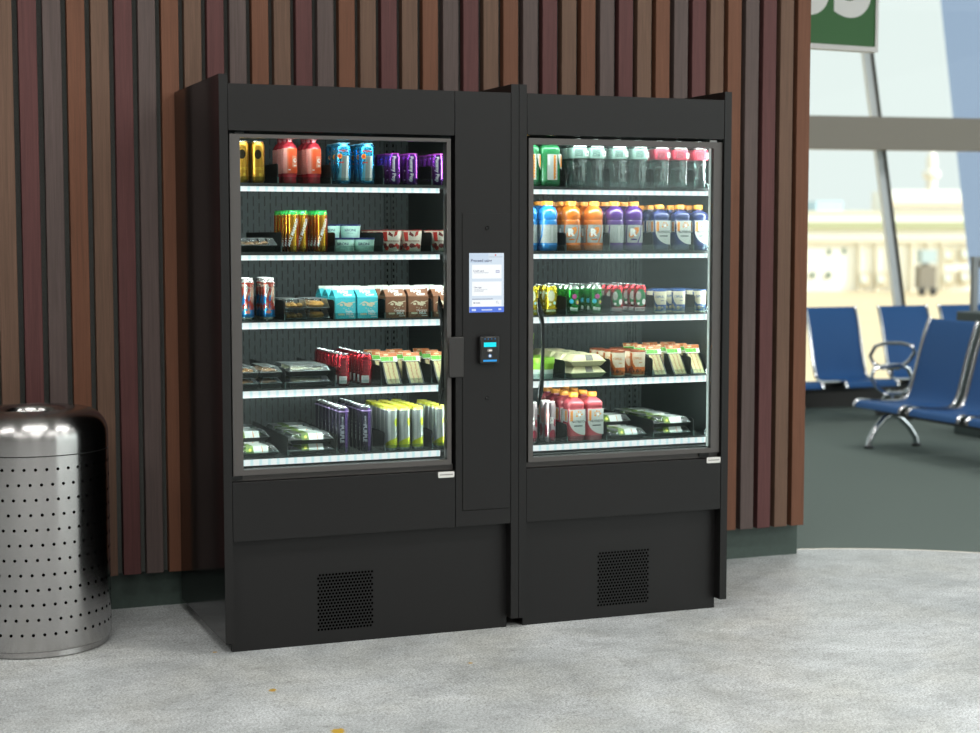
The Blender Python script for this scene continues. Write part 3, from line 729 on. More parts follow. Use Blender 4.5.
def p_berry():
    r, h = 0.037, 0.077
    o = ob('yogurt_pot', MB().lathe([(r*0.82, 0), (r*0.84, 0.001), (r, h-0.002)], 30), M('pot_cream', '#eae4d4', 0.45))
    ob('lid', MB().lathe([(r*1.01, h-0.003), (r*1.04, h-0.002), (r*1.04, h), (r*0.97, h+0.0005)], 30), M('foil_red', '#b8352c', 0.3, 0.2), o)
    d = Decal(); rnd = random.Random(3)
    for k in range(12): d.circ(rnd.uniform(-0.045, 0.045), rnd.uniform(0.012, 0.024), rnd.uniform(0.005, 0.009), 0 if k % 3 else 1, 0 if k % 3 else 1, n=10)
    d.poly([(-0.03, 0.040), (-0.014, 0.036), (-0.016, 0.07), (-0.036, 0.07)], 0); d.poly([(0.008, 0.052), (0.022, 0.060), (0.026, 0.074), (0.014, 0.072)], 0)
    d.poly([(-0.012, 0.060), (0.004, 0.052), (0.006, 0.060), (-0.008, 0.072)], 1); d.rect(-0.030, 0.030, 0.036, 0.039, 1, 1); d.rect(-0.012, 0.026, 0.029, 0.032, 2, 1); d.circ(-0.03, 0.024, 0.008, 2)
    d.build('printed_label', [M('berry_red', '#c7362a', 0.4), M('berry_dark', '#6d1f20', 0.4), M('pot_grey', '#b3aca0', 0.45)], o, cyl(r*0.84, r, 0, h), r*0.2)
    return o
def p_cola():
    r, h = 0.0215, 0.15
    o = can('drink_can', r, h, [M('can_pearl', '#d8d2cc', 0.25, 0.25)], lidcol=M('lid_white', '#e6e4e0', 0.3, 0.3))
    d = Decal(); rnd = random.Random(9)
    d.rect(-0.055, 0.055, 0.012, 0.045, 1)
    for k in range(26): d.circ(rnd.uniform(-0.03, 0.03), rnd.uniform(0.04, 0.125), rnd.uniform(0.002, 0.006), (0, 1, 2, 3, 0)[k % 5], 2, ry=rnd.uniform(0.004, 0.012), n=8)
    d.circ(0.008, 0.055, 0.014, 0, 1, ry=0.018); d.circ(-0.016, 0.07, 0.009, 1, 1, ry=0.02); d.circ(0.010, 0.125, 0.010, 0, 1, ry=0.008); d.circ(-0.022, 0.10, 0.008, 0, 1, ry=0.02); d.circ(0.018, 0.09, 0.006, 2, 1, ry=0.03)
    d.poly([(-0.012, 0.05), (0.0, 0.06), (0.012, 0.11), (0.004, 0.115)], 0, 2); d.circ(0.0, 0.03, 0.010, 3, 1, ry=0.005); d.rect(-0.03, 0.03, 0.128, 0.133, 0, 1)
    d.build('printed_label', [M('can_brick', '#b5483d', 0.3), M('can_azure', '#2f86c6', 0.3), M('can_peach', '#d9ab95', 0.35), M('can_coralpink', '#d98a7a', 0.35)], o, cyl(r), r*0.25)
    return o
lidm = thin_clear('clear_lid', (0.86, 0.89, 0.885), 0.02, 0.3, 0.18)
rimm = M('lid_edge', '#9aa2a0', 0.4)
trayb = M('tray_black', '#121514', 0.35)
def food_tray(w, d, h, foods, split=0.48, tw=0.72, ribs=0):
    z1 = h*split
    b = MB().frustum(w*0.82, d*0.8, 0, w*0.96, d*0.96, z1-0.002, top=False).box(-w/2, w/2, -d/2, d/2, z1-0.002, z1)
    o = ob('food_tray', b, trayb)
    l = MB().frustum(w*0.97, d*0.97, z1, w*tw, d*0.72, h, mi=0, bot=False)
    ec = [(-w*0.485, -d*0.485, z1), (w*0.485, -d*0.485, z1), (w*0.485, d*0.485, z1), (-w*0.485, d*0.485, z1)]
    tc_ = [(-w*tw/2, -d*0.36, h), (w*tw/2, -d*0.36, h), (w*tw/2, d*0.36, h), (-w*tw/2, d*0.36, h)]
    for i in range(4):
        l.tube([tc_[i], tc_[(i+1) % 4]], 0.0007, 5, 1); l.tube([ec[i], ec[(i+1) % 4]], 0.0008, 5, 1); l.tube([ec[i], tc_[i]], 0.0006, 5, 1)
    for k in range(ribs):
        t = (k+1)/(ribs+1)-0.5
        l.tube([(t*w*0.93, -d*0.485, z1), (t*w*tw*0.96, -d*0.36, h), (t*w*tw*0.96, d*0.3, h)], 0.0006, 5, 1)
    ob('lid', l, [lidm, rimm], o)
    rnd = random.Random(int(w*1e4)+len(foods))
    for nm, mat, n, sz in foods:
        f = MB()
        for k in range(n):
            x = rnd.uniform(-w*0.32, w*0.32) if n > 1 else 0; y = rnd.uniform(-d*0.3, d*0.25) if n > 1 else -d*0.02
            rr = sz*rnd.uniform(0.8, 1.2)
            f.lathe([(0, -0.6*rr), (rr*0.8, -0.35*rr), (rr, 0), (rr*0.75, 0.4*rr), (0, 0.62*rr)], 8, 0, x, y, z1+0.002+rnd.uniform(0, h*0.10), sx=1.35)
        ob(nm, f, mat, o)
    return o
food_br = M('fried_brown', '#9a6a35', 0.6, noise=0.3, nscale=200); food_gold = M('pastry_gold', '#f2a94e', 0.5, noise=0.25, nscale=120)
leafy = M('leaf_green', '#6f8b3e', 0.6, noise=0.3, nscale=200); tomato = M('tomato_red', '#c23b25', 0.4); ham = M('ham_pink', '#c9908a', 0.5); pale = M('pasta_pale', '#b9b48f', 0.6, noise=0.2, nscale=150)
def p_black_tray(): return food_tray(0.150, 0.12, 0.048, [('food', food_br, 8, 0.010)], 0.5, 0.8, 0)
def p_snack(): return food_tray(0.080, 0.10, 0.038, [('food', food_br, 9, 0.010)], 0.5, 0.62)
def p_salad_tray(): return food_tray(0.156, 0.12, 0.0385, [('food', pale, 16, 0.009)], 0.5, 0.84, 9)
def p_pastry(): 
    o = food_tray(0.079, 0.10, 0.036, [], 0.12, 0.80)
    f = MB().lathe([(0, 0.004), (0.026, 0.006), (0.032, 0.015), (0.023, 0.026), (0, 0.029)], 16, 0, sx=1.0, sy=1.1); ob('pastry', f, food_gold, o)
    return o
def p_croissant():
    o = food_tray(0.079, 0.10, 0.036, [], 0.12, 0.80)
    f = MB()
    for k in range(3): f.lathe([(0, 0.004), (0.011, 0.006), (0.013, 0.012), (0.009, 0.020), (0, 0.022)], 12, 0, -0.022+k*0.022, 0, 0, sy=2.2)
    ob('pastry', f, M('pastry_tan', '#d09a50', 0.5, noise=0.3, nscale=120), o)
    return o
def p_meal(w=0.17, h=0.037):
    d = 0.125
    o = food_tray(w, d, h, [('salad', leafy, 10, 0.008), ('tomato', tomato, 5, 0.007), ('ham', ham, 4, 0.008)], 0.45, 0.80)
    z1 = h*0.45; sl = MB(); x0, x1, xm = -w*0.22, w*0.26, -w*0.06
    for a, b, mi in ((x0, xm, 1), (xm, x1, 0)):
        p = [(-d*0.505, z1-0.001), (-d*0.37, h+0.001), (d*0.37, h+0.001), (d*0.505, z1-0.001)]
        for i in range(3):
            (ya, za), (yb, zb) = p[i], p[i+1]
            sl.add([(a, ya, za), (b, ya, za), (b, yb, zb), (a, yb, zb)], [(0, 1, 2, 3)], mi)
    s_ = ob('paper_sleeve', sl, [M('sleeve_paper', '#ccd4d0', 0.5), M('sleeve_photo', '#5f7a2e', 0.5, noise=0.55, nscale=90)], o)
    d2 = Decal(); d2.rect(0.020, 0.0225, z1, h, 0, 0); d2.rect(-0.006, 0.012, z1+0.004, z1+0.008, 1, 0); d2.circ(-0.022, z1+0.009, 0.005, 2, 0)
    yy = lambda v: -d*0.505+(v-z1+0.001)/(h-z1+0.002)*(d*0.135)
    d2.build('sleeve_print', [M('print_orange', '#d9762e', 0.5), M('print_palegreen', '#c9d6cf', 0.5), M('print_lemon', '#d6d24a', 0.5)], o, lambda u, v, hh: (u, yy(v)-hh-0.0004, v+hh))
    return o
def carton(name, side, side2, ink, word):
    w, dd, h = 0.077, 0.080, 0.078; H2 = 0.113
    o = ob('milk_carton', MB().box(-w/2, w/2, -dd/2, dd/2, 0, h), side, bevel=0.0015)
    g = MB(); yb, zt = 0.006, H2-0.010
    g.add([(-w/2,-dd/2,h), (w/2,-dd/2,h), (w/2,-yb,zt), (-w/2,-yb,zt)], [(0,1,2,3)], 0)
    g.add([(w/2,dd/2,h), (-w/2,dd/2,h), (-w/2,yb,zt), (w/2,yb,zt)], [(0,1,2,3)], 0)
    for s_ in (-1, 1):
        x = s_*w/2; xi = s_*(w/2-0.016)
        g.add([(x,-dd/2,h), (xi,0,zt-0.010), (x,-yb,zt)], [(0,1,2)], 0); g.add([(x,dd/2,h), (x,yb,zt), (xi,0,zt-0.010)], [(0,1,2)], 0); g.add([(x,-dd/2,h), (x,dd/2,h), (xi,0,zt-0.010)], [(0,1,2)], 1)
    ob('gable_top', g, [side, side2], o)
    ob('ridge', MB().box(-w/2, w/2, -yb*0.6, yb*0.6, zt-0.002, H2), M('carton_ridge', '#dfe6dc', 0.5), o)
    d = Decal()
    sp = []
    rnd = random.Random(5)
    for k in range(18):
        a = 2*PI*k/18; q = 0.010*(1+0.35*rnd.uniform(-1, 1)); sp.append((0.012+1.35*q*math.cos(a), 0.050+0.75*q*math.sin(a)))
    d.poly(sp, 1); d.poly([(0.004, 0.050), (-0.012, 0.058), (-0.032, 0.050), (-0.028, 0.054), (-0.012, 0.063), (0.006, 0.056)], 1, 1); d.circ(-0.015, 0.050, 0.006, 1, 0, ry=0.004); d.poly([(0.018, 0.054), (0.036, 0.060), (0.037, 0.062), (0.018, 0.058)], 1, 1)
    for u, v in ((-0.006, 0.038), (0.012, 0.036), (0.026, 0.042), (0.002, 0.034)): d.circ(u, v, 0.0018, 1, 0, n=8)
    d.text(word, 0.012, 0.027, 0.0095, 0, 1); d.text('MILK', 0.016, 0.017, 0.0125, 0, 1, bold=0.05); d.rect(-0.028, -0.004, 0.0135, 0.0195, 1, 0); d.rect(0.012, 0.034, 0.006, 0.0085, 0)
    d.build('printed_label', [white, M(ink, '#efe0bf', 0.5)], o, flat(-dd/2-0.0002))
    d = Decal(); d.text('Flying', -0.004, 0.012, 0.017, 0, 1, bold=0.05, shear=0.2); d.text('Cow', 0.010, -0.004, 0.016, 0, 1, bold=0.05, shear=0.2)
    ty = (dd/2-yb); tz = zt-h; Ln = math.hypot(ty, tz)
    d.build('gable_lettering', [white], o, lambda u, v, hh: (u, -dd/2+ty*((v+0.010)/Ln*1.25+0.10)-hh*tz/Ln, h+tz*((v+0.010)/Ln*1.25+0.10)+hh*ty/Ln))
    return o
def p_turq(): return carton('t', M('carton_turquoise', '#52d4e2', 0.45), M('carton_teal', '#2fa3b0', 0.45), 'carton_cream', 'Vanilla')
def p_choc(): return carton('c', M('carton_brown', '#8f6045', 0.45), M('carton_umber', '#5b3a28', 0.45), 'carton_cream', 'Chocolate')
def p_red():
    r, h = 0.0235, 0.116
    o = can('drink_can', r, h, [M('can_crimson', '#a8202e', 0.25, 0.25), M('can_scarlet', '#d8404a', 0.25, 0.2)], [(-60, -40, 1), (22, 40, 1)])
    nb = MB().lathe([(r*1.005, h-0.018), (r*0.976, h-0.012), (r*0.826, h-0.004)], 24); ob('neck_band', nb, M('can_scarlet'), o)
    d = Decal(); d.rect(-0.016, 0.012, 0.010, 0.036, 0); bar_code(d, -0.010, 0.009, 0.012, 0.032, 1, 10)
    rnd = random.Random(4)
    for k in range(22): d.rect(-0.016+rnd.uniform(0, 0.01), 0.008+rnd.uniform(0, 0.008), 0.040+k*0.0025, 0.0413+k*0.0025, 2 if k % 2 else 3)
    d.build('printed_label', [M('label_ice', '#cfd8d6', 0.4), grey, M('can_dusk', '#7d3a40', 0.4), M('can_rose', '#b8545c', 0.4)], o, cyl(r), r*0.25)
    return o
def p_sandwich():
    w = 0.058; cut = [(0.0, 0.0), (0.062, 0.078), (0.088, 0.078), (0.088, 0.0)]
    o = ob('sandwich_pack', MB().prism(cut, 'x', -w/2, w/2), M('pack_black', '#151816', 0.3), bevel=0.001)
    bands = [(-0.40, -0.20, 0), (-0.20, -0.11, 1), (-0.11, 0.11, 0), (0.11, 0.20, 1), (0.20, 0.40, 0)]
    d = Decal(); rnd = random.Random(2); N = 14
    for a, b, mi in bands: d.rect(a*w, b*w, 0.004, 0.097, 0, 0)
    for a, b, mi in bands:
        if mi:
            c0 = (a+b)/2*w
            for k in range(N):
                v = 0.005+0.091*k/N; d.circ(c0+rnd.uniform(-0.0018, 0.0018), v+0.003, 0.0036, 1, 1, n=8)
                if k % 2: d.circ(c0+rnd.uniform(-0.0025, 0.0025), v+0.005, 0.0019, 2, 2, n=8)
    Ln = math.hypot(0.062, 0.078); cy_, sy_ = 0.062/Ln, 0.078/Ln
    d.build('sandwich', [M('bread', '#b9b080', 0.7, noise=0.12, nscale=300), M('filling', '#a58a62', 0.6), M('filling_ham', '#a2504e', 0.6)], o, lambda u, v, h: (u, v*cy_-h*sy_, v*sy_+h*cy_))
    hd = MB(); hw = w*0.54
    hd.hexa([(-hw, 0.058, 0.080), (hw, 0.058, 0.080), (hw, 0.060, 0.080), (-hw, 0.060, 0.080), (-hw*1.05, 0.074, 0.110), (hw*1.05, 0.074, 0.110), (hw*1.05, 0.076, 0.110), (-hw*1.05, 0.076, 0.110)])
    hd.box(-hw, hw, 0.058, 0.088, 0.0785, 0.080)
    hc = ob('header_card', hd, M('card_white', '#e8e6da', 0.5), o)
    d = Decal(); d.rect(-hw*1.03, hw*1.03, 0.0185, 0.0335, 0); d.circ(-hw*0.3, 0.026, 0.010, 2, 1, ry=0.0035); d.rect(-hw, hw*0.55, 0.001, 0.0175, 1); d.rect(hw*0.05, hw*0.08, 0.001, 0.0175, 2, 1)
    Lh = math.hypot(0.016, 0.030); c2, s2 = 0.016/Lh, 0.030/Lh
    d.build('card_print', [M('card_orange', '#b5652e', 0.5), M('card_green', '#56a832', 0.5), M('card_tan', '#d9c49a', 0.5)], hc, lambda u, v, h: (u, 0.058+v*c2-h*s2, 0.080+v*s2+h*c2))
    return o
def p_dark():
    r, h = 0.0225, 0.164
    o = can('drink_can', r, h, [M('can_night', '#2b2536', 0.3, 0.3), M('can_plum', '#5b3f7d', 0.3, 0.3)], [(20, 48, 1)])
    nb = MB().lathe([(r*1.003, h-0.0165), (r*1.002, h-0.0155), (r*0.98, h-0.0125)], 24); ob('neck_band', nb, M('can_lilac'), o)
    d = Decal(); d.text('PURPLE', -0.004, h*0.42, 0.019, 0, 1, rot=-PI/2, bold=0.03); d.text('energy', -0.001, h*0.70, 0.012, 0, 1, rot=-PI/2)
    d.build('lettering', [M('pale_grey_ink', '#8f939c', 0.4)], o, cyl(r), r*0.25)
    return o
def p_yellow():
    r, h = 0.0225, 0.159
    o = can('drink_can', r, h, [M('can_pale_silver', '#a9b1ae', 0.28, 0.45), M('can_white_silver', '#d5dbd8', 0.28, 0.35)], [(-38, -12, 1)], lidcol=M('lid_lemon', '#d6d438', 0.35, 0.1))
    nb = MB().lathe([(r*0.976, h-0.012), (r*0.90, h-0.008), (r*0.826, h-0.004)], 24); ob('neck_band', nb, M('lid_lemon'), o)
    d = Decal(); pts = [(-0.030, 0.010), (0.032, 0.010), (0.032, 0.048)]+[(0.032-0.062*k/10, 0.048-0.026*(k/10)**1.8) for k in range(1, 11)]
    d.poly(pts, 0); d.circ(0.020, 0.103, 0.0095, 1, 0, ry=0.015)
    d.build('printed_label', [M('can_lime', '#b9c322', 0.35), M('can_olive', '#a3ac2c', 0.4)], o, cyl(r), r*0.25)
    return o
# --- right cooler
def sq_bottle(name, r, prof, mat, power=4.0): return ob(name, MB().lathe(prof, 40, 0, power=power), mat)
def burst(d, u, v, s, mi, mw):
    for a, q in ((0, 1), (55, .8), (105, 1), (160, .7), (215, 1.1), (300, .6)):
        a = math.radians(a); d.circ(u+s*math.cos(a), v+s*math.sin(a)*0.9, s*0.34*q, mi, 1, n=8)
    d.circ(u+s*0.2, v-s*0.2, s*0.42, mw, 2, n=10)
def sport_square(bodymat, name='sports_bottle', r=0.0355, h=0.185, ls=0.0):
    prof = [(r*0.9, 0), (r*0.98, 0.004), (r, 0.010), (r, h*0.66), (r*0.965, h*0.67), (r*0.965, h*0.69), (r, h*0.70), (r*1.0, h*0.775), (r*0.94, h*0.81), (r*0.62, h*0.865), (r*0.42, h*0.885), (r*0.40, h*0.915)]
    o = sq_bottle(name, r, prof, bodymat)
    ob('cap', MB().lathe([(r*0.50, h*0.905), (r*0.52, h*0.91), (r*0.52, h*0.985), (r*0.46, h)], 24), M('cap_orange', '#f09a35', 0.35), o)
    d = Decal(); t = h*0.655; lo = h*0.13
    d.poly([(-r*0.93, t), (-r*0.93, h*0.44)]+[(-r*0.93+r*1.86*(1-math.cos(PI/2*k/10)), h*0.44-(h*0.44-lo)*math.sin(PI/2*k/10)) for k in range(1, 11)]+[(r*0.93, t)], 0)
    d.rect(-r*0.86, -r*0.50, h*0.42, h*0.63, 1, 1)
    for k in range(5): d.poly([(-r*0.86, h*(0.44+k*0.04)), (-r*0.70, h*(0.455+k*0.04)), (-r*0.86, h*(0.47+k*0.04))], 0, 2)
    burst(d, r*0.22, h*0.555, r*0.32, 1, 3); d.text('NUTRIDO', r*0.12, h*0.405, 0.0118, 2, 1, bold=0.03); d.rect(-r*0.38, r*0.62, h*0.305, h*0.33, 2, 1)
    d.build('printed_label', [M('label_stone', '#b9bfba', 0.45), M('label_orange', '#e08a2c', 0.45), M('label_ink', '#3b4040', 0.5), white], o, flat(-r*1.002))
    s = Decal(); s.rect(-r*0.80, r*0.80, h*0.40, h*0.655, 0); s.rect(r*0.1, r*0.55, h*0.42, h*0.63, 1, 1)
    s.build('side_label', [M('label_stone'), M('label_orange')], o, lambda u, v, hh: (-r*1.002-hh, -u, v))
    return o
def p_pink(): return sport_square(M('bottle_pink', '#b04a52', 0.15, coat=0.4))
def p_zero(): return sport_square(M('bottle_slate', '#2b3562', 0.18, coat=0.4), h=0.175, r=0.034)
def p_green():
    r, h = 0.0405, 0.156
    prof = [(r*0.9, 0), (r*0.98, 0.004), (r, 0.010), (r, 0.028), (r*0.97, 0.032), (r*0.97, 0.116), (r, 0.120), (r, 0.140), (r*0.93, 0.148), (r*0.6, 0.157), (r*0.42, 0.160), (r*0.40, 0.166)]
    o = sq_bottle('sports_bottle', r, prof, M('bottle_green', '#2f7d4c', 0.15, coat=0.5), 5.0)
    ob('cap', MB().lathe([(r*0.5, 0.165), (r*0.5, 0.176), (r*0.45, 0.178)], 24), M('cap_orange'), o)
    d = Decal(); d.rect(-r*0.45, r*0.55, 0.024, 0.119, 0); d.rect(r*0.18, r*0.34, 0.026, 0.116, 1, 1); d.rect(-r*0.4, -r*0.18, 0.078, 0.114, 2, 1)
    for k in range(8): d.poly([(r*0.34, 0.030+k*0.011), (r*0.46, 0.035+k*0.011), (r*0.34, 0.040+k*0.011)], 1, 1)
    d.poly([(r*0.62, 0.119), (r*0.98, 0.119), (r*0.98, 0.060), (r*0.82, 0.074), (r*0.68, 0.098)], 0); d.rect(r*0.86, r*0.97, 0.072, 0.114, 1, 1)
    d.build('printed_label', [M('label_stone'), M('label_orange'), M('label_white', '#d9dcd7', 0.5)], o, flat(-r*1.002))
    return o
def water(lab, nm):
    r, h = 0.0335, 0.154
    rnd = random.Random(17); prof = [(r*0.85, 0), (r*0.97, 0.004), (r, 0.010)]
    prof += [(r*0.99, 0.013+k*0.0036) for k in range(26)]
    prof += [(r*0.98, 0.106), (r*0.98, 0.146), (r, 0.149), (r*0.92, 0.158), (r*0.45, 0.168)]
    wb = MB().lathe(prof, 40, 0, power=4.0, smooth=False)
    wb.v = [(x*q, y*q, z) for (x, y, z) in wb.v for q in ((1+(rnd.uniform(-0.060, 0.015) if 0.012 < z < 0.105 else 0)),)]
    o = ob('water_bottle', wb, thin_clear('water_clear', (0.58, 0.68, 0.66), 0.14, 0.16, 0.35))
    lb = MB().lathe([(r*0.985, 0.107), (r*0.99, 0.1075), (r*0.99, 0.1455), (r*0.985, 0.146)], 40, power=4.0)
    l_ = ob('wrap_label', lb, lab, o)
    d = Decal(); d.rect(r*0.55, r*0.93, 0.114, 0.134, 0); d.rect(r*0.62, r*0.86, 0.119, 0.130, 2, 1); d.rect(-r*0.72, r*0.25, 0.113, 0.140, 1); d.build('printed_label', [white, M(nm+'_shade', '#6f8a82' if nm == 'mint' else '#9a4452', 0.4), grey], o, flat(-r*0.995))
    ob('cap', MB().lathe([(r*0.44, 0.166), (r*0.44, 0.178), (r*0.40, 0.180)], 20), M('cap_white', '#c9d4d0', 0.4), o)
    return o
def p_water(): return water(M('wrap_mint', '#9dbdb2', 0.4), 'mint')
def p_redwater(): return water(M('wrap_raspberry', '#d6475f', 0.4), 'rasp')
def sport_round(bodymat, kind):
    r, h = 0.0372, 0.186
    prof = [(r*0.9, 0), (r*0.98, 0.003), (r, 0.010), (r, 0.028), (r*0.985, 0.030), (r*0.985, 0.098), (r, 0.100), (r, 0.112), (r*0.95, 0.116), (r*1.0, 0.121), (r*1.0, 0.140), (r*0.90, 0.155), (r*0.60, 0.166), (r*0.52, 0.168), (r*0.50, 0.172)]
    o = ob('sports_bottle', MB().lathe(prof, 36), bodymat)
    ob('cap', MB().lathe([(r*0.52, 0.170), (r*0.56, 0.171), (r*0.56, 0.1845), (r*0.50, h)], 24), M('cap_orange'), o)
    d = Decal(); d.rect(-0.055, 0.055, 0.030, 0.098, 0)
    if kind == 'R':
        pts = []
        for k in range(24):
            a = 2*PI*k/24; x, y = 0.025*math.cos(a), 0.0125*math.sin(a); c, s_ = math.cos(0.75), math.sin(0.75); pts.append((x*c-y*s_, 0.070+x*s_+y*c))
        d.poly(pts, 1, 1)
        d.poly([(p[0]*0.5-0.002, 0.070+(p[1]-0.070)*0.5-0.001) for p in pts], 0, 2)
        d.text('R', -0.004, 0.068, 0.036, 2, 3, bold=0.06); d.rect(-0.011, 0.011, 0.040, 0.045, 3, 1)
        d.poly([(0.028, 0.098), (0.033, 0.098), (0.030, 0.06), (0.018, 0.030), (0.012, 0.030), (0.026, 0.062)], 4, 1)
        d.poly([(-0.030, 0.098), (-0.025, 0.098), (-0.029, 0.07), (-0.028, 0.03), (-0.033, 0.030), (-0.034, 0.07)], 4, 1)
    else:
        d.poly([(-0.022, 0.098), (-0.018, 0.098), (-0.022, 0.055), (-0.034, 0.030), (-0.042, 0.030), (-0.027, 0.06)], 4, 1)
        for k in range(10): d.rect(-0.012, 0.026, 0.036+k*0.0058, 0.0385+k*0.0058, 5, 1)
        d.rect(0.012, 0.020, 0.036, 0.094, 6, 2)
    d.build('printed_label', [M('label_grey', '#9aa09c', 0.45, noise=0.12, nscale=80), M('swoosh_orange', '#e8872c', 0.45), white, bodymat, bodymat, M('label_line', '#a5aaa6', 0.5), M('label_pale', '#b8bcb8', 0.5)], o, cyl(r*0.99), r*0.2)
    return o
mb_blue = lambda: M('bottle_blue', '#2878b8', 0.15, coat=0.5); mb_or = lambda: M('bottle_orange', '#c8691f', 0.15, coat=0.5); mb_pu = lambda: M('bottle_purple', '#47216c', 0.15, coat=0.5)
def small_can(main, rim, fn, mats):
    r, h = 0.0240, 0.111
    o = can('drink_can', r, h, [main])
    nb = MB().lathe([(r*1.005, h-0.017), (r*0.976, h-0.012), (r*0.826, h-0.004)], 24); ob('neck_band', nb, rim, o)
    d = Decal(); fn(d); d.build('printed_label', mats, o, cyl(r), r*0.25)
    return o
def p_ycan():
    def fn(d): d.circ(0.0, 0.072, 0.014, 0, ry=0.021); d.circ(0.014, 0.045, 0.006, 1); d.circ(-0.004, 0.040, 0.005, 0); d.circ(-0.02, 0.082, 0.004, 1); d.rect(-0.03, 0.03, 0.024, 0.027, 2); d.rect(-0.02, 0.02, 0.012, 0.020, 0)
    return small_can(M('can_sun', '#dfc62a', 0.25, 0.15), M('can_sunrim', '#ecd43a', 0.25, 0.2), fn, [M('bubble_grey', '#b9bba0', 0.4), M('bubble_sky', '#8fc3d8', 0.4), M('can_ochreline', '#a88a1e', 0.4)])
def p_gcan():
    def fn(d): d.circ(0.002, 0.068, 0.0095, 0); d.circ(-0.010, 0.050, 0.0085, 1); d.circ(0.014, 0.046, 0.0085, 0); d.circ(0.014, 0.046, 0.005, 2, 1); d.text('fizzy', 0.0, 0.022, 0.017, 3, 1, bold=0.05)
    return small_can(M('can_green', '#27923c', 0.25, 0.2), M('can_mintrim', '#c9e0cc', 0.25, 0.4), fn, [M('bubble_magenta', '#b8458f', 0.4), M('bubble_cyan', '#3fb3d6', 0.4), M('bubble_yellow', '#c9c93a', 0.4), white])
def p_rcan():
    def fn(d):
        d.circ(0.004, 0.060, 0.022, 0, ry=0.033); d.circ(-0.006, 0.068, 0.010, 1, 1, ry=0.017); d.circ(0.016, 0.045, 0.0085, 2, 1, ry=0.011); d.circ(-0.006, 0.038, 0.005, 2, 1)
        for k in range(3): d.rect(-0.022, 0.022, 0.010+k*0.005, 0.0125+k*0.005, 2)
    return small_can(M('can_ruby', '#c23038', 0.25, 0.2), M('can_rubyrim', '#d84048', 0.25, 0.2), fn, [M('bubble_forest', '#1f7a45', 0.4), M('bubble_ash', '#a9a9a0', 0.4), white])
def cup(main, ringc, h, r, inkc, picks):
    o = ob('snack_cup', MB().lathe([(r*0.90, 0), (r*0.93, 0.002), (r, h*0.9), (r*0.99, h-0.004)], 30), M(main[0], main[1], 0.45))
    ob('lid', MB().lathe([(r*1.0, h-0.005), (r*1.02, h-0.004), (r*1.02, h-0.001), (r*0.96, h)], 30), M(*ringc), o)
    d = Decal(); rnd = random.Random(11)
    d.rect(-0.05, 0.05, 0.006, h*0.36, 0)
    d.poly([(-0.05, h*0.36), (-0.010, h*0.36), (-0.020, h*0.5), (-0.026, h*0.7), (-0.026, h*0.9), (-0.05, h*0.9)], 0)
    for k in range(10): d.circ(rnd.uniform(-0.03, 0.03), rnd.uniform(0.010, h*0.32), rnd.uniform(0.003, 0.007), picks and 1 or 0, 1, n=9)
    d.text("OPUL", -0.001, h*0.70, 0.0135, 2, 1, bold=0.03); d.rect(0.003, 0.016, h*0.52, h*0.55, 2); d.circ(0.006, h*0.43, 0.004, 3, 1)
    d.build('printed_label', [M(inkc[0]+'_band', inkc[1], 0.45), M(inkc[0]+'_pieces', inkc[2], 0.5), M(inkc[0]+'_ink', inkc[3], 0.5), M('print_lightcup', '#efe9dc', 0.5)], o, cyl(r*0.93, r, 0, h*0.9), r*0.2)
    return o
def p_bluecup(): return cup(('cup_cream', '#e6ddc0'), ('lid_blue', '#3b5d9a', 0.4), 0.088, 0.0265, ('bluecup', '#3f5d93', '#b9ad86', '#5a74a0'), True)
def p_ocup(): return cup(('cup_ivory', '#ecdcc0'), ('lid_terracotta', '#a8502c', 0.4), 0.097, 0.0285, ('ocup', '#d8702c', '#8a4018', '#d09060'), True)
def p_limetub():
    r, h = 0.047, 0.080
    o = ob('salad_tub', MB().lathe([(r*0.88, 0), (r*0.9, 0.002), (r*0.95, h*0.70)], 30), M('tub_white', '#cfdcd3', 0.45))
    ob('lid', MB().lathe([(r*0.96, h*0.45), (r*0.97, h*0.46), (r*0.98, h*0.70), (r*1.03, h*0.71), (r*1.03, h-0.004), (r*0.99, h)], 30), M('lid_lime', '#84b82c', 0.4), o)
    d = Decal(); d.rect(-0.018, 0.018, 0.008, 0.028, 0); bar_code(d, -0.014, 0.014, 0.010, 0.026, 1, 8)
    d.build('printed_label', [M('tub_print', '#b9cfc0', 0.5), M('tub_ink', '#8fb39c', 0.5)], o, cyl(r*0.905, r*0.95, 0, h*0.7), r*0.2)
    return o
def p_clam():
    w, d, h = 0.150, 0.100, 0.043
    b = MB().frustum(w*0.78, d*0.76, 0, w*0.97, d*0.97, h*0.40).box(-w*0.5, w*0.5, -d*0.5, d*0.5, h*0.40, h*0.46).frustum(w*0.97, d*0.97, h*0.46, w*0.66, d*0.66, h)
    o = ob('takeout_box', b, M('moulded_cream', '#e3dcae', 0.7, noise=0.05, nscale=200), bevel=0.002)
    st = MB()
    y = lambda z: -d*0.485+(z-h*0.46)/(h*0.54)*d*0.155
    z0_, z1_ = h*0.5, h*0.97
    st.add([(-0.009, y(z0_)-0.001, z0_), (0.021, y(z0_)-0.001, z0_), (0.021, y(z1_)-0.001, z1_), (-0.009, y(z1_)-0.001, z1_)], [(0, 1, 2, 3)])
    st.add([(-0.009, y(z1_)-0.001, h+0.0015), (0.021, y(z1_)-0.001, h+0.0015), (0.021, y(z1_)+0.02, h+0.0006), (-0.009, y(z1_)+0.02, h+0.0006)], [(0, 1, 2, 3)])
    ob('sticker', st, M('sticker_grey', '#77746a', 0.5), o)
    return o
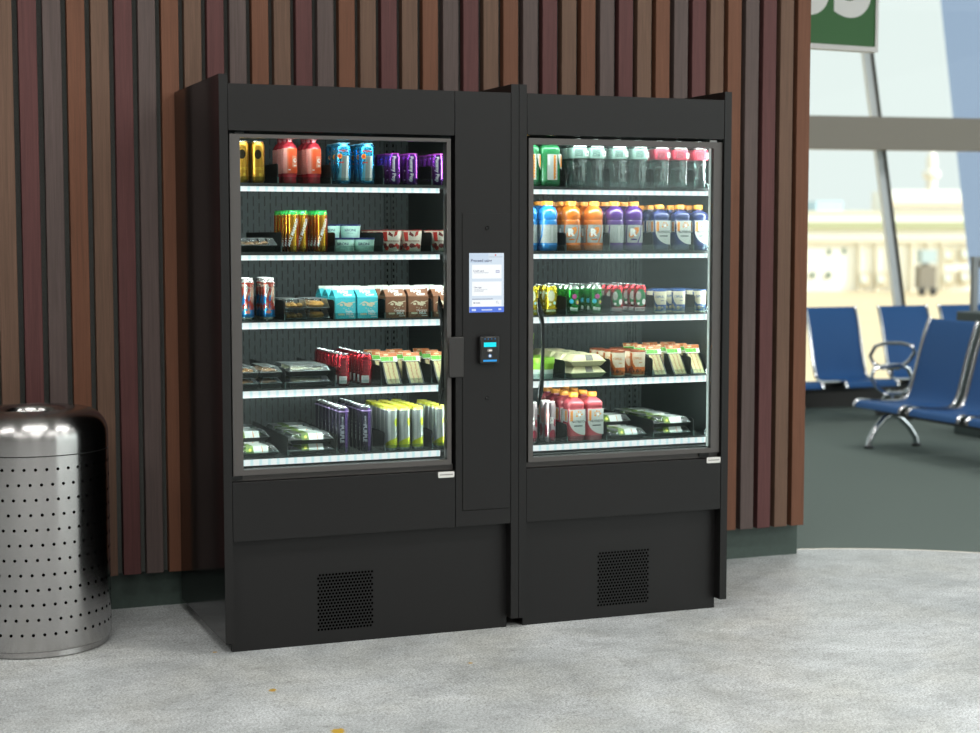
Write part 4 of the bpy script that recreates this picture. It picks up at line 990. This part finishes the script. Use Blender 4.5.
def p_pinkcan():
    r, h = 0.0212, 0.155
    o = can('drink_can', r, h, [M('can_frost', '#b9a9ac', 0.28, 0.35), M('can_smoke', '#7d6a70', 0.3, 0.35)], [(-20, 5, 1)], lidcol=M('lid_white'))
    d = Decal(); d.circ(0.010, 0.028, 0.014, 0, ry=0.022); d.circ(-0.020, 0.045, 0.009, 0, ry=0.025); d.circ(0.018, 0.075, 0.006, 0, ry=0.015); d.circ(-0.012, 0.10, 0.008, 1, ry=0.03); d.text('ICE', 0.004, 0.085, 0.018, 2, 1, rot=-PI/2)
    d.build('printed_label', [M('can_cherry', '#9e3a4a', 0.35), M('can_blush', '#c08a86', 0.35), white], o, cyl(r), r*0.25)
    return o

ORD = ['front', 'second', 'third', 'fourth', 'fifth', 'sixth', 'seventh']
SHELF = ['top', 'second', 'middle', 'fourth', 'bottom']
_baked = set()
def bake(o, rot):
    if not rot: return
    for q in [o]+list(o.children):
        if q.data and q.data.name not in _baked: _baked.add(q.data.name); q.data.transform(Matrix.Rotation(rot, 4, 'Z'))
def lane(proto, side, k, files, desc, cat, y0, dy, z=0.0, rot=0.0, jit=0.0, level=None, skip=(), start=0):
    """files: [(x, rows, file name)]"""
    bake(proto, rot)
    first = True
    grp = '%ss on the %s shelf of the %s cooler' % (desc, SHELF[k], side)
    for x, n, fname in files:
        for r in range(start, start+n):
            if (fname, r) in skip: continue
            o = proto if first else copy_tree(proto); first = False
            o.location = (x+random.uniform(-jit, jit), y0+r*dy, DECK[k]+0.0004+z)
            where = (ORD[r] if not level else ORD[r]+' '+level)
            lab = '%s, %s%s, %s shelf, %s cooler' % (desc, where, (' of '+fname+' row') if fname else ' row', SHELF[k], side)
            tag(o, lab, cat, grp)
V = -0.29      # products are turned a little toward the aisle
A = 'left'
lane(p_gold(), A, 0, [(0.104, 1, 'left'), (0.160, 2, 'right')], 'gold drink can with dark disc', 'can', 0.118, 0.055, rot=-0.05)
lane(p_coral(), A, 0, [(0.277, 3, 'left'), (0.364, 3, 'right')], 'red juice bottle in orange sleeve', 'bottle', 0.127, 0.066, rot=-0.12)
lane(p_blue(), A, 0, [(0.470, 3, 'left'), (0.558, 3, 'right')], 'sky-blue and silver drink can', 'can', 0.122, 0.060, rot=V)
lane(p_purple(), A, 0, [(0.661, 4, 'left'), (0.727, 3, 'right'), (0.826, 4, 'far right')], 'short violet soda can with magenta top', 'can', 0.118, 0.050, rot=V)
lane(p_black_tray(), A, 1, [(0.150, 3, '')], 'black snack tray under clear lid', 'food tray', 0.158, 0.13)
lane(p_orange(), A, 1, [(0.283, 5, 'left'), (0.389, 4, 'right')], 'striped amber drink can with green top', 'can', 0.116, 0.0455, rot=V)
o = p_orange(); bake(o, V); o.location = (0.3265, 0.150, DECK[1]+0.0004)
tag(o, 'striped amber can standing between the two rows, second shelf, left cooler', 'can', 'striped amber drink can with green tops on the second shelf of the left cooler')
t_ = p_tub()
lane(t_, A, 1, [(0.473, 3, 'left'), (0.551, 3, 'right')], 'mint yogurt tub with navy lid', 'yogurt tub', 0.133, 0.085, rot=-0.05)
t2 = copy_tree(t_)
lane(t2, A, 1, [(0.473, 1, 'left'), (0.551, 1, 'right')], 'mint yogurt tub with navy lid', 'yogurt tub', 0.133, 0.085, z=0.0495, start=2, level='upper')
lane(p_berry(), A, 1, [(0.653, 4, 'left'), (0.732, 2, 'right'), (0.845, 2, 'far right')], 'cream and red berry yogurt pot', 'yogurt pot', 0.132, 0.080, rot=V)
lane(p_cola(), A, 2, [(0.119, 2, 'left'), (0.194, 3, 'right')], 'white, red and blue slim can', 'can', 0.116, 0.047, rot=V)
pc = p_croissant(); pp = p_pastry()
lane(pc, A, 2, [(0.290, 2, '')], 'clear box with braided pastry, lower', 'pastry box', 0.150, 0.104)
lane(copy_tree(pc), A, 2, [(0.290, 2, '')], 'clear box with braided pastry, upper', 'pastry box', 0.150, 0.104, z=0.0368)
lane(pp, A, 2, [(0.373, 2, '')], 'clear box with golden bun, lower', 'pastry box', 0.150, 0.104)
lane(copy_tree(pp), A, 2, [(0.373, 2, '')], 'clear box with golden bun, upper', 'pastry box', 0.150, 0.104, z=0.0368)
lane(p_turq(), A, 2, [(0.470, 3, 'left'), (0.553, 3, 'right')], 'turquoise gable-top milk carton', 'milk carton', 0.141, 0.088)
lane(p_choc(), A, 2, [(0.660, 3, 'left'), (0.746, 3, 'right'), (0.842, 3, 'far right')], 'brown gable-top chocolate milk carton', 'milk carton', 0.141, 0.088)
sn = p_snack()
lane(sn, A, 3, [(0.112, 2, 'left'), (0.197, 2, 'right')], 'small black tray of fried snacks, lower', 'food tray', 0.148, 0.104)
lane(copy_tree(sn), A, 3, [(0.112, 2, 'left'), (0.197, 2, 'right')], 'small black tray of fried snacks, upper', 'food tray', 0.148, 0.104, z=0.0392)
sl = p_salad_tray()
lane(sl, A, 3, [(0.336, 2, '')], 'wide black pasta tray under ribbed lid, lower', 'food tray', 0.156, 0.125)
lane(copy_tree(sl), A, 3, [(0.336, 2, '')], 'wide black pasta tray under ribbed lid, upper', 'food tray', 0.156, 0.125, z=0.0392)
lane(p_red(), A, 3, [(0.466, 7, 'left'), (0.549, 7, 'right')], 'short red drink can with white label', 'can', 0.118, 0.050, rot=V)
sw = p_sandwich()
lane(sw, A, 3, [(0.652, 3, 'left'), (0.740, 3, 'right'), (0.848, 3, 'far right')], 'sandwich wedge with green and orange card', 'sandwich', 0.100, 0.098)
ml = p_meal(0.165)
lane(ml, A, 4, [(0.140, 3, 'left')], 'black salad tray in white sleeve, lower', 'food tray', 0.158, 0.135)
lane(copy_tree(ml), A, 4, [(0.140, 2, 'left')], 'black salad tray in white sleeve, upper', 'food tray', 0.158, 0.135, z=0.038, start=1)
lane(copy_tree(ml), A, 4, [(0.341, 3, 'right')], 'black salad tray in white sleeve, lower', 'food tray', 0.158, 0.135)
lane(copy_tree(ml), A, 4, [(0.341, 3, 'right')], 'black salad tray in white sleeve, upper', 'food tray', 0.158, 0.135, z=0.038)
lane(p_dark(), A, 4, [(0.463, 7, 'left'), (0.549, 7, 'right')], 'tall dark purple drink can', 'can', 0.117, 0.049, rot=V)
lane(p_yellow(), A, 4, [(0.645, 6, 'left'), (0.694, 6, 'middle'), (0.745, 6, 'right'), (0.832, 5, 'far right')], 'tall silver and yellow can', 'can', 0.117, 0.049, rot=V)
B = 'right'
lane(p_green(), B, 0, [(1.186, 1, 'left'), (1.271, 1, 'right')], 'green sports bottle with grey label', 'bottle', 0.137, 0.085)
lane(p_water(), B, 0, [(1.391, 3, 'left'), (1.463, 2, 'middle left'), (1.558, 2, 'middle right'), (1.645, 2, 'right')], 'clear water bottle with mint label', 'bottle', 0.132, 0.075)
lane(p_redwater(), B, 0, [(1.737, 2, 'left'), (1.818, 2, 'right'), (1.906, 2, 'far right')], 'clear water bottle with raspberry label', 'bottle', 0.132, 0.075)
lane(sport_round(mb_blue(), 'S'), B, 1, [(1.188, 1, 'left'), (1.270, 2, 'right')], 'blue sports bottle with orange cap', 'bottle', 0.133, 0.082, rot=-0.35)
lane(sport_round(mb_or(), 'R'), B, 1, [(1.366, 3, 'left'), (1.459, 3, 'right')], 'orange sports bottle with letter label', 'bottle', 0.133, 0.082, rot=-0.30)
pu = sport_round(mb_pu(), 'S'); lane(pu, B, 1, [(1.547, 3, '')], 'purple sports bottle with ingredients side forward', 'bottle', 0.133, 0.082, rot=-0.35)
lane(sport_round(mb_pu(), 'R'), B, 1, [(1.628, 2, '')], 'purple sports bottle with letter label', 'bottle', 0.133, 0.082, rot=-0.36)
lane(p_zero(), B, 1, [(1.737, 3, 'left'), (1.827, 3, 'right'), (1.907, 2, 'far right')], 'slate-blue bottle with white curved label', 'bottle', 0.131, 0.080)
lane(p_ycan(), B, 2, [(1.200, 1, 'left'), (1.278, 3, 'right')], 'yellow bubble-print can', 'can', 0.119, 0.054, rot=V-0.05)
lane(p_gcan(), B, 2, [(1.369, 5, 'left'), (1.464, 5, 'right')], 'green fizzy drink can', 'can', 0.119, 0.054, rot=-0.2)
lane(p_rcan(), B, 2, [(1.552, 5, 'left'), (1.651, 5, 'right')], 'red and green bubble-print can', 'can', 0.119, 0.054, rot=V-0.1)
lane(p_bluecup(), B, 2, [(1.738, 2, 'left'), (1.820, 4, 'right'), (1.912, 4, 'far right')], 'cream and blue snack cup', 'snack cup', 0.122, 0.062, rot=-0.4)
lt = p_limetub()
lane(lt, B, 3, [(1.252, 3, '')], 'white tub with lime lid, lower', 'salad tub', 0.143, 0.098, rot=-0.4)
lane(copy_tree(lt), B, 3, [(1.252, 1, '')], 'white tub with lime lid, upper', 'salad tub', 0.143, 0.098, z=0.0805, start=2)
cl_ = p_clam()
lane(cl_, B, 3, [(1.425, 4, '')], 'cream takeout box with grey sticker, lower', 'takeout box', 0.146, 0.106)
lane(copy_tree(cl_), B, 3, [(1.425, 4, '')], 'cream takeout box with grey sticker, upper', 'takeout box', 0.146, 0.106, z=0.0445)
lane(p_ocup(), B, 3, [(1.560, 4, 'left'), (1.646, 4, 'right')], 'ivory and orange snack cup', 'snack cup', 0.122, 0.062, rot=-0.4)
lane(copy_tree(sw), B, 3, [(1.735, 3, 'left'), (1.823, 3, 'right'), (1.905, 3, 'far right')], 'sandwich wedge with green and orange card', 'sandwich', 0.100, 0.098)
lane(p_pinkcan(), B, 4, [(1.200, 1, 'left'), (1.276, 2, 'right')], 'slim frosted can with cherry print', 'can', 0.116, 0.048, rot=-0.35)
lane(p_pink(), B, 4, [(1.379, 4, 'left'), (1.456, 4, 'right')], 'pink sports bottle with orange cap', 'bottle', 0.132, 0.084)
lane(copy_tree(ml), B, 4, [(1.592, 2, 'left')], 'black salad tray in white sleeve, lower', 'food tray', 0.158, 0.135)
lane(copy_tree(ml), B, 4, [(1.592, 1, 'left')], 'black salad tray in white sleeve, upper', 'food tray', 0.158, 0.135, z=0.038, start=1)
lane(copy_tree(ml), B, 4, [(1.785, 3, 'middle')], 'black salad tray in white sleeve, lower', 'food tray', 0.158, 0.135)
lane(copy_tree(ml), B, 4, [(1.785, 3, 'middle')], 'black salad tray in white sleeve, upper', 'food tray', 0.158, 0.135, z=0.038)

# ------------------------------------------------------------------ steel litter bin
def brushed():
    m = bpy.data.materials.new('brushed_steel'); m.use_nodes = True; nt = m.node_tree; L = nt.links.new
    b = nt.nodes['Principled BSDF']; b.inputs['Metallic'].default_value = 1.0; b.inputs['Base Color'].default_value = (0.44, 0.43, 0.425, 1)
    tc = nt.nodes.new('ShaderNodeTexCoord'); mp = nt.nodes.new('ShaderNodeMapping'); mp.inputs['Scale'].default_value = (3, 3, 420)
    n = nt.nodes.new('ShaderNodeTexNoise'); n.inputs['Scale'].default_value = 1.5; n.inputs['Detail'].default_value = 3
    mr = nt.nodes.new('ShaderNodeMapRange'); mr.inputs[3].default_value = 0.17; mr.inputs[4].default_value = 0.30
    L(tc.outputs['Object'], mp.inputs[0]); L(mp.outputs[0], n.inputs['Vector']); L(n.outputs['Fac'], mr.inputs[0]); L(mr.outputs[0], b.inputs['Roughness'])
    tg = nt.nodes.new('ShaderNodeTangent'); tg.direction_type = 'RADIAL'; tg.axis = 'Z'
    b.inputs['Anisotropic'].default_value = 0.85; b.inputs['Anisotropic Rotation'].default_value = 0.25; L(tg.outputs[0], b.inputs['Tangent'])
    return m
steel = brushed(); R_ = 0.264
bin_ = empty('litter_bin', (-0.588, 0.448, 0))
body = MB().lathe([(R_*0.93, 0.0), (R_*0.965, 0.004), (R_*0.965, 0.022), (R_*0.985, 0.026), (R_, 0.034), (R_, 0.7005)], 96, 0)
for j in range(12):
    z = 0.0855+j*0.0520
    for i in range(44):
        a = 2*PI*(i+0.5*(j % 2))/44; rr = 0.0055; cs = []
        for q in range(10):
            da = rr*math.cos(2*PI*q/10)/R_; cs.append(((R_+0.0006)*math.cos(a+da), (R_+0.0006)*math.sin(a+da), z+rr*math.sin(2*PI*q/10)))
        body.add(cs, [tuple(range(10))], 1)
ob('perforated_body', body, [steel, void], bin_)
top = [(R_, 0.7040), (R_, 0.752)]
for k in range(1, 11): a = PI/2*k/10; top.append((R_-0.085+0.085*math.cos(a), 0.752+0.092*math.sin(a)))
top += [(0.145, 0.8455), (0.125, 0.843), (0.113, 0.835), (0.108, 0.82), (0.108, 0.72), (0.0, 0.70)]
ob('domed_lid', MB().lathe(top, 96, 0), steel, bin_)
ob('seam_ring', MB().lathe([(R_-0.004, 0.6995), (R_-0.002, 0.7005), (R_-0.002, 0.7040), (R_-0.004, 0.705)], 64), M('seam_dark', '#2a2a2a', 0.4, 0.8), bin_)
tag(bin_, 'round stainless steel litter bin with perforated sides and domed open top', 'litter bin')

# ------------------------------------------------------------------ lounge seating
blue = M('seat_blue', '#28558c', 0.5, noise=0.10, nscale=300, spec=0.2); chrome = M('chrome', '#c9ccd0', 0.16, 1.0); beam_m = M('beam_black', '#0b0b0c', 0.4)
def seat_profile(n=12):
    """side view (depth, height): depth 0 at the back foot, positive forward"""
    p = [(0.455, 0.275), (0.447, 0.303), (0.42, 0.319), (0.33, 0.312), (0.20, 0.300), (0.10, 0.298), (0.04, 0.312), (0.0, 0.36), (-0.03, 0.45), (-0.07, 0.60), (-0.11, 0.74), (-0.15, 0.85), (-0.165, 0.875)]
    out = []
    for i in range(len(p)-1):
        for k in range(3):
            t = k/3; p0 = p[max(i-1, 0)]; p1 = p[i]; p2 = p[i+1]; p3 = p[min(i+2, len(p)-1)]
            out.append(tuple(0.5*((2*p1[j])+(-p0[j]+p2[j])*t+(2*p0[j]-5*p1[j]+4*p2[j]-p3[j])*t*t+(-p0[j]+3*p1[j]-3*p2[j]+p3[j])*t**3) for j in (0, 1)))
    out.append(p[-1]); return out
def bench(name, loc, rz, xs, w, legs, arms, label, aa=0.0, ay=0.0, az=0.0):
    """row runs along local x, seats face local -y"""
    b = empty(name, loc, rz); pr = seat_profile()
    for x in xs:
        s = MB(); n = len(pr); th = 0.012
        nm = []
        for i in range(n):
            a = pr[max(i-1, 0)]; c = pr[min(i+1, n-1)]; t = Vector((c[0]-a[0], c[1]-a[1])).normalized(); nm.append((-t.y, t.x))
        for (xa, xb) in ((x, x+w),):
            v = []
            for i in range(n):
                (d, z), (nx, nz) = pr[i], nm[i]
                v += [(xa, -d, z), (xb, -d, z), (xb, -(d+nx*th), z+nz*th), (xa, -(d+nx*th), z+nz*th)]
            f = []
            for i in range(n-1):
                o_ = i*4
                for k in range(4): f.append((o_+k, o_+(k+1) % 4, o_+4+(k+1) % 4, o_+4+k))
            f += [(0, 1, 2, 3), (n*4-4, n*4-3, n*4-2, n*4-1)]
            s.add(v, f, 0, True)
        st = ob('seat', s, blue, b)
        for xa in (x, x+w): ob('seat_edging', MB().tube([(xa, -d, z) for d, z in pr], 0.0135, 8), chrome, st)
    x0, x1 = min(xs), max(xs)+w
    ob('beam', MB().box(x0-0.02, x1+0.02, -0.27, -0.19, 0.225, 0.285), beam_m, b)
    for lx in legs:
        l = MB()
        l.tube([(lx, -0.41, 0.012), (lx, -0.40, 0.06), (lx, -0.355, 0.13), (lx, -0.29, 0.20), (lx, -0.23, 0.225), (lx, -0.16, 0.20), (lx, -0.08, 0.13), (lx, -0.03, 0.06), (lx, -0.02, 0.012)], 0.021, 10)
        l.lathe([(0.034, -0.004), (0.034, 0.010), (0.02, 0.016)], 14, 1, lx, -0.41); l.lathe([(0.034, -0.004), (0.034, 0.010), (0.02, 0.016)], 14, 1, lx, -0.02)
        ob('leg', l, [chrome, beam_m], b)
    for ax in arms:
        g = MB()
        g.tube([(ax, -0.06, 0.44), (ax, -0.10, 0.52), (ax, -0.17, 0.545), (ax, -0.30, 0.545), (ax, -0.385, 0.525), (ax, -0.405, 0.47), (ax, -0.36, 0.40), (ax, -0.28, 0.345), (ax, -0.16, 0.345), (ax, -0.09, 0.38)], 0.015, 8, closed=True)
        g.tube([(ax, -0.23, 0.345), (ax, -0.23, 0.26)], 0.014, 8)
        ca, sa = math.cos(aa), math.sin(aa)
        g.v = [(ax+(x_-ax)*ca-(y_+0.23)*sa, -0.23+(x_-ax)*sa+(y_+0.23)*ca+ay, z_+az) for x_, y_, z_ in g.v]
        ob('armrest', g, chrome, b)
    tag(b, label, 'bench', 'blue airport benches in the lounge')
    return b
# near bench faces -x; row runs along -y
bench('beam_bench', (5.76, 4.09, 0), -PI/2, [0.0, 0.615, 1.23], 0.525, [0.12, 1.7], [-0.06], 'nearer blue airport bench with chrome edges, facing left beside the grey pedestal', ay=0.13)
bench('beam_bench', (6.055, 5.76, 0), 0.0, [-0.69, 0.0, 0.70, 1.30], 0.475, [0.61, 1.7], [0.57], 'farther row of blue airport seats, backs to the window', aa=1.0, az=0.05)
# grey pedestal with a post
pd = empty('charging_pedestal', (6.68, 4.175, 0))
ob('cabinet', MB().box(-0.245, 0.4, -0.2, 0.3, -0.004, 0.90), M('pedestal_grey', '#3f4a48', 0.5), pd, bevel=0.01)
ob('post', MB().box(-0.155, -0.115, 0.22, 0.26, 0.90, 1.30), M('post_grey', '#85888a', 0.4, 0.3), pd)
ob('hook', MB().box(-0.16, -0.085, 0.215, 0.265, 1.275, 1.30).box(-0.10, -0.085, 0.22, 0.26, 1.22, 1.275), M('post_grey'), pd)
tag(pd, 'dark grey pedestal with slim post, behind the nearer blue bench', 'pedestal')
# hanging gate sign
sd = Vector((4.076-3.633, 2.106-2.066, 0)).normalized(); ang = math.atan2(sd.y, sd.x)
gs = empty('gate_sign', (4.105, 2.15, 2.457), ang)
Wg, Hg = 1.25, 0.92
ob('panel', MB().box(-Wg, 0, 0.0, 0.05, 0, Hg), M('sign_green', '#1e5f1e', 0.5), gs)
fr = MB(); t = 0.022
fr.box(-Wg-0.004, 0.004, -0.006, 0.056, -0.004, t).box(-Wg-0.004, 0.004, -0.006, 0.056, Hg-t, Hg+0.004).box(-Wg-0.004, -Wg+t, -0.006, 0.056, t, Hg-t).box(-t*0.7, 0.004, -0.006, 0.056, t, Hg-t)
ob('frame', fr, M('sign_frame', '#d8d4d2', 0.4), gs)
d = Decal(); d.text('35', -0.305, 0.36, 0.55, 0, 1, bold=0.035); d.build('lettering', [M('sign_white', '#e4e2e0', 0.5)], gs, flat(0.0))
rd = MB()
for x in (-0.2, -1.05): rd.tube([(x, 0.025, Hg), (x, 0.025, CEIL-2.457)], 0.008, 8)
ob('hanger_rod', rd, M('rod_grey', '#777777', 0.4, 0.6), gs)
tag(gs, 'green hanging gate sign with white numerals and pale frame beyond the wall', 'sign')
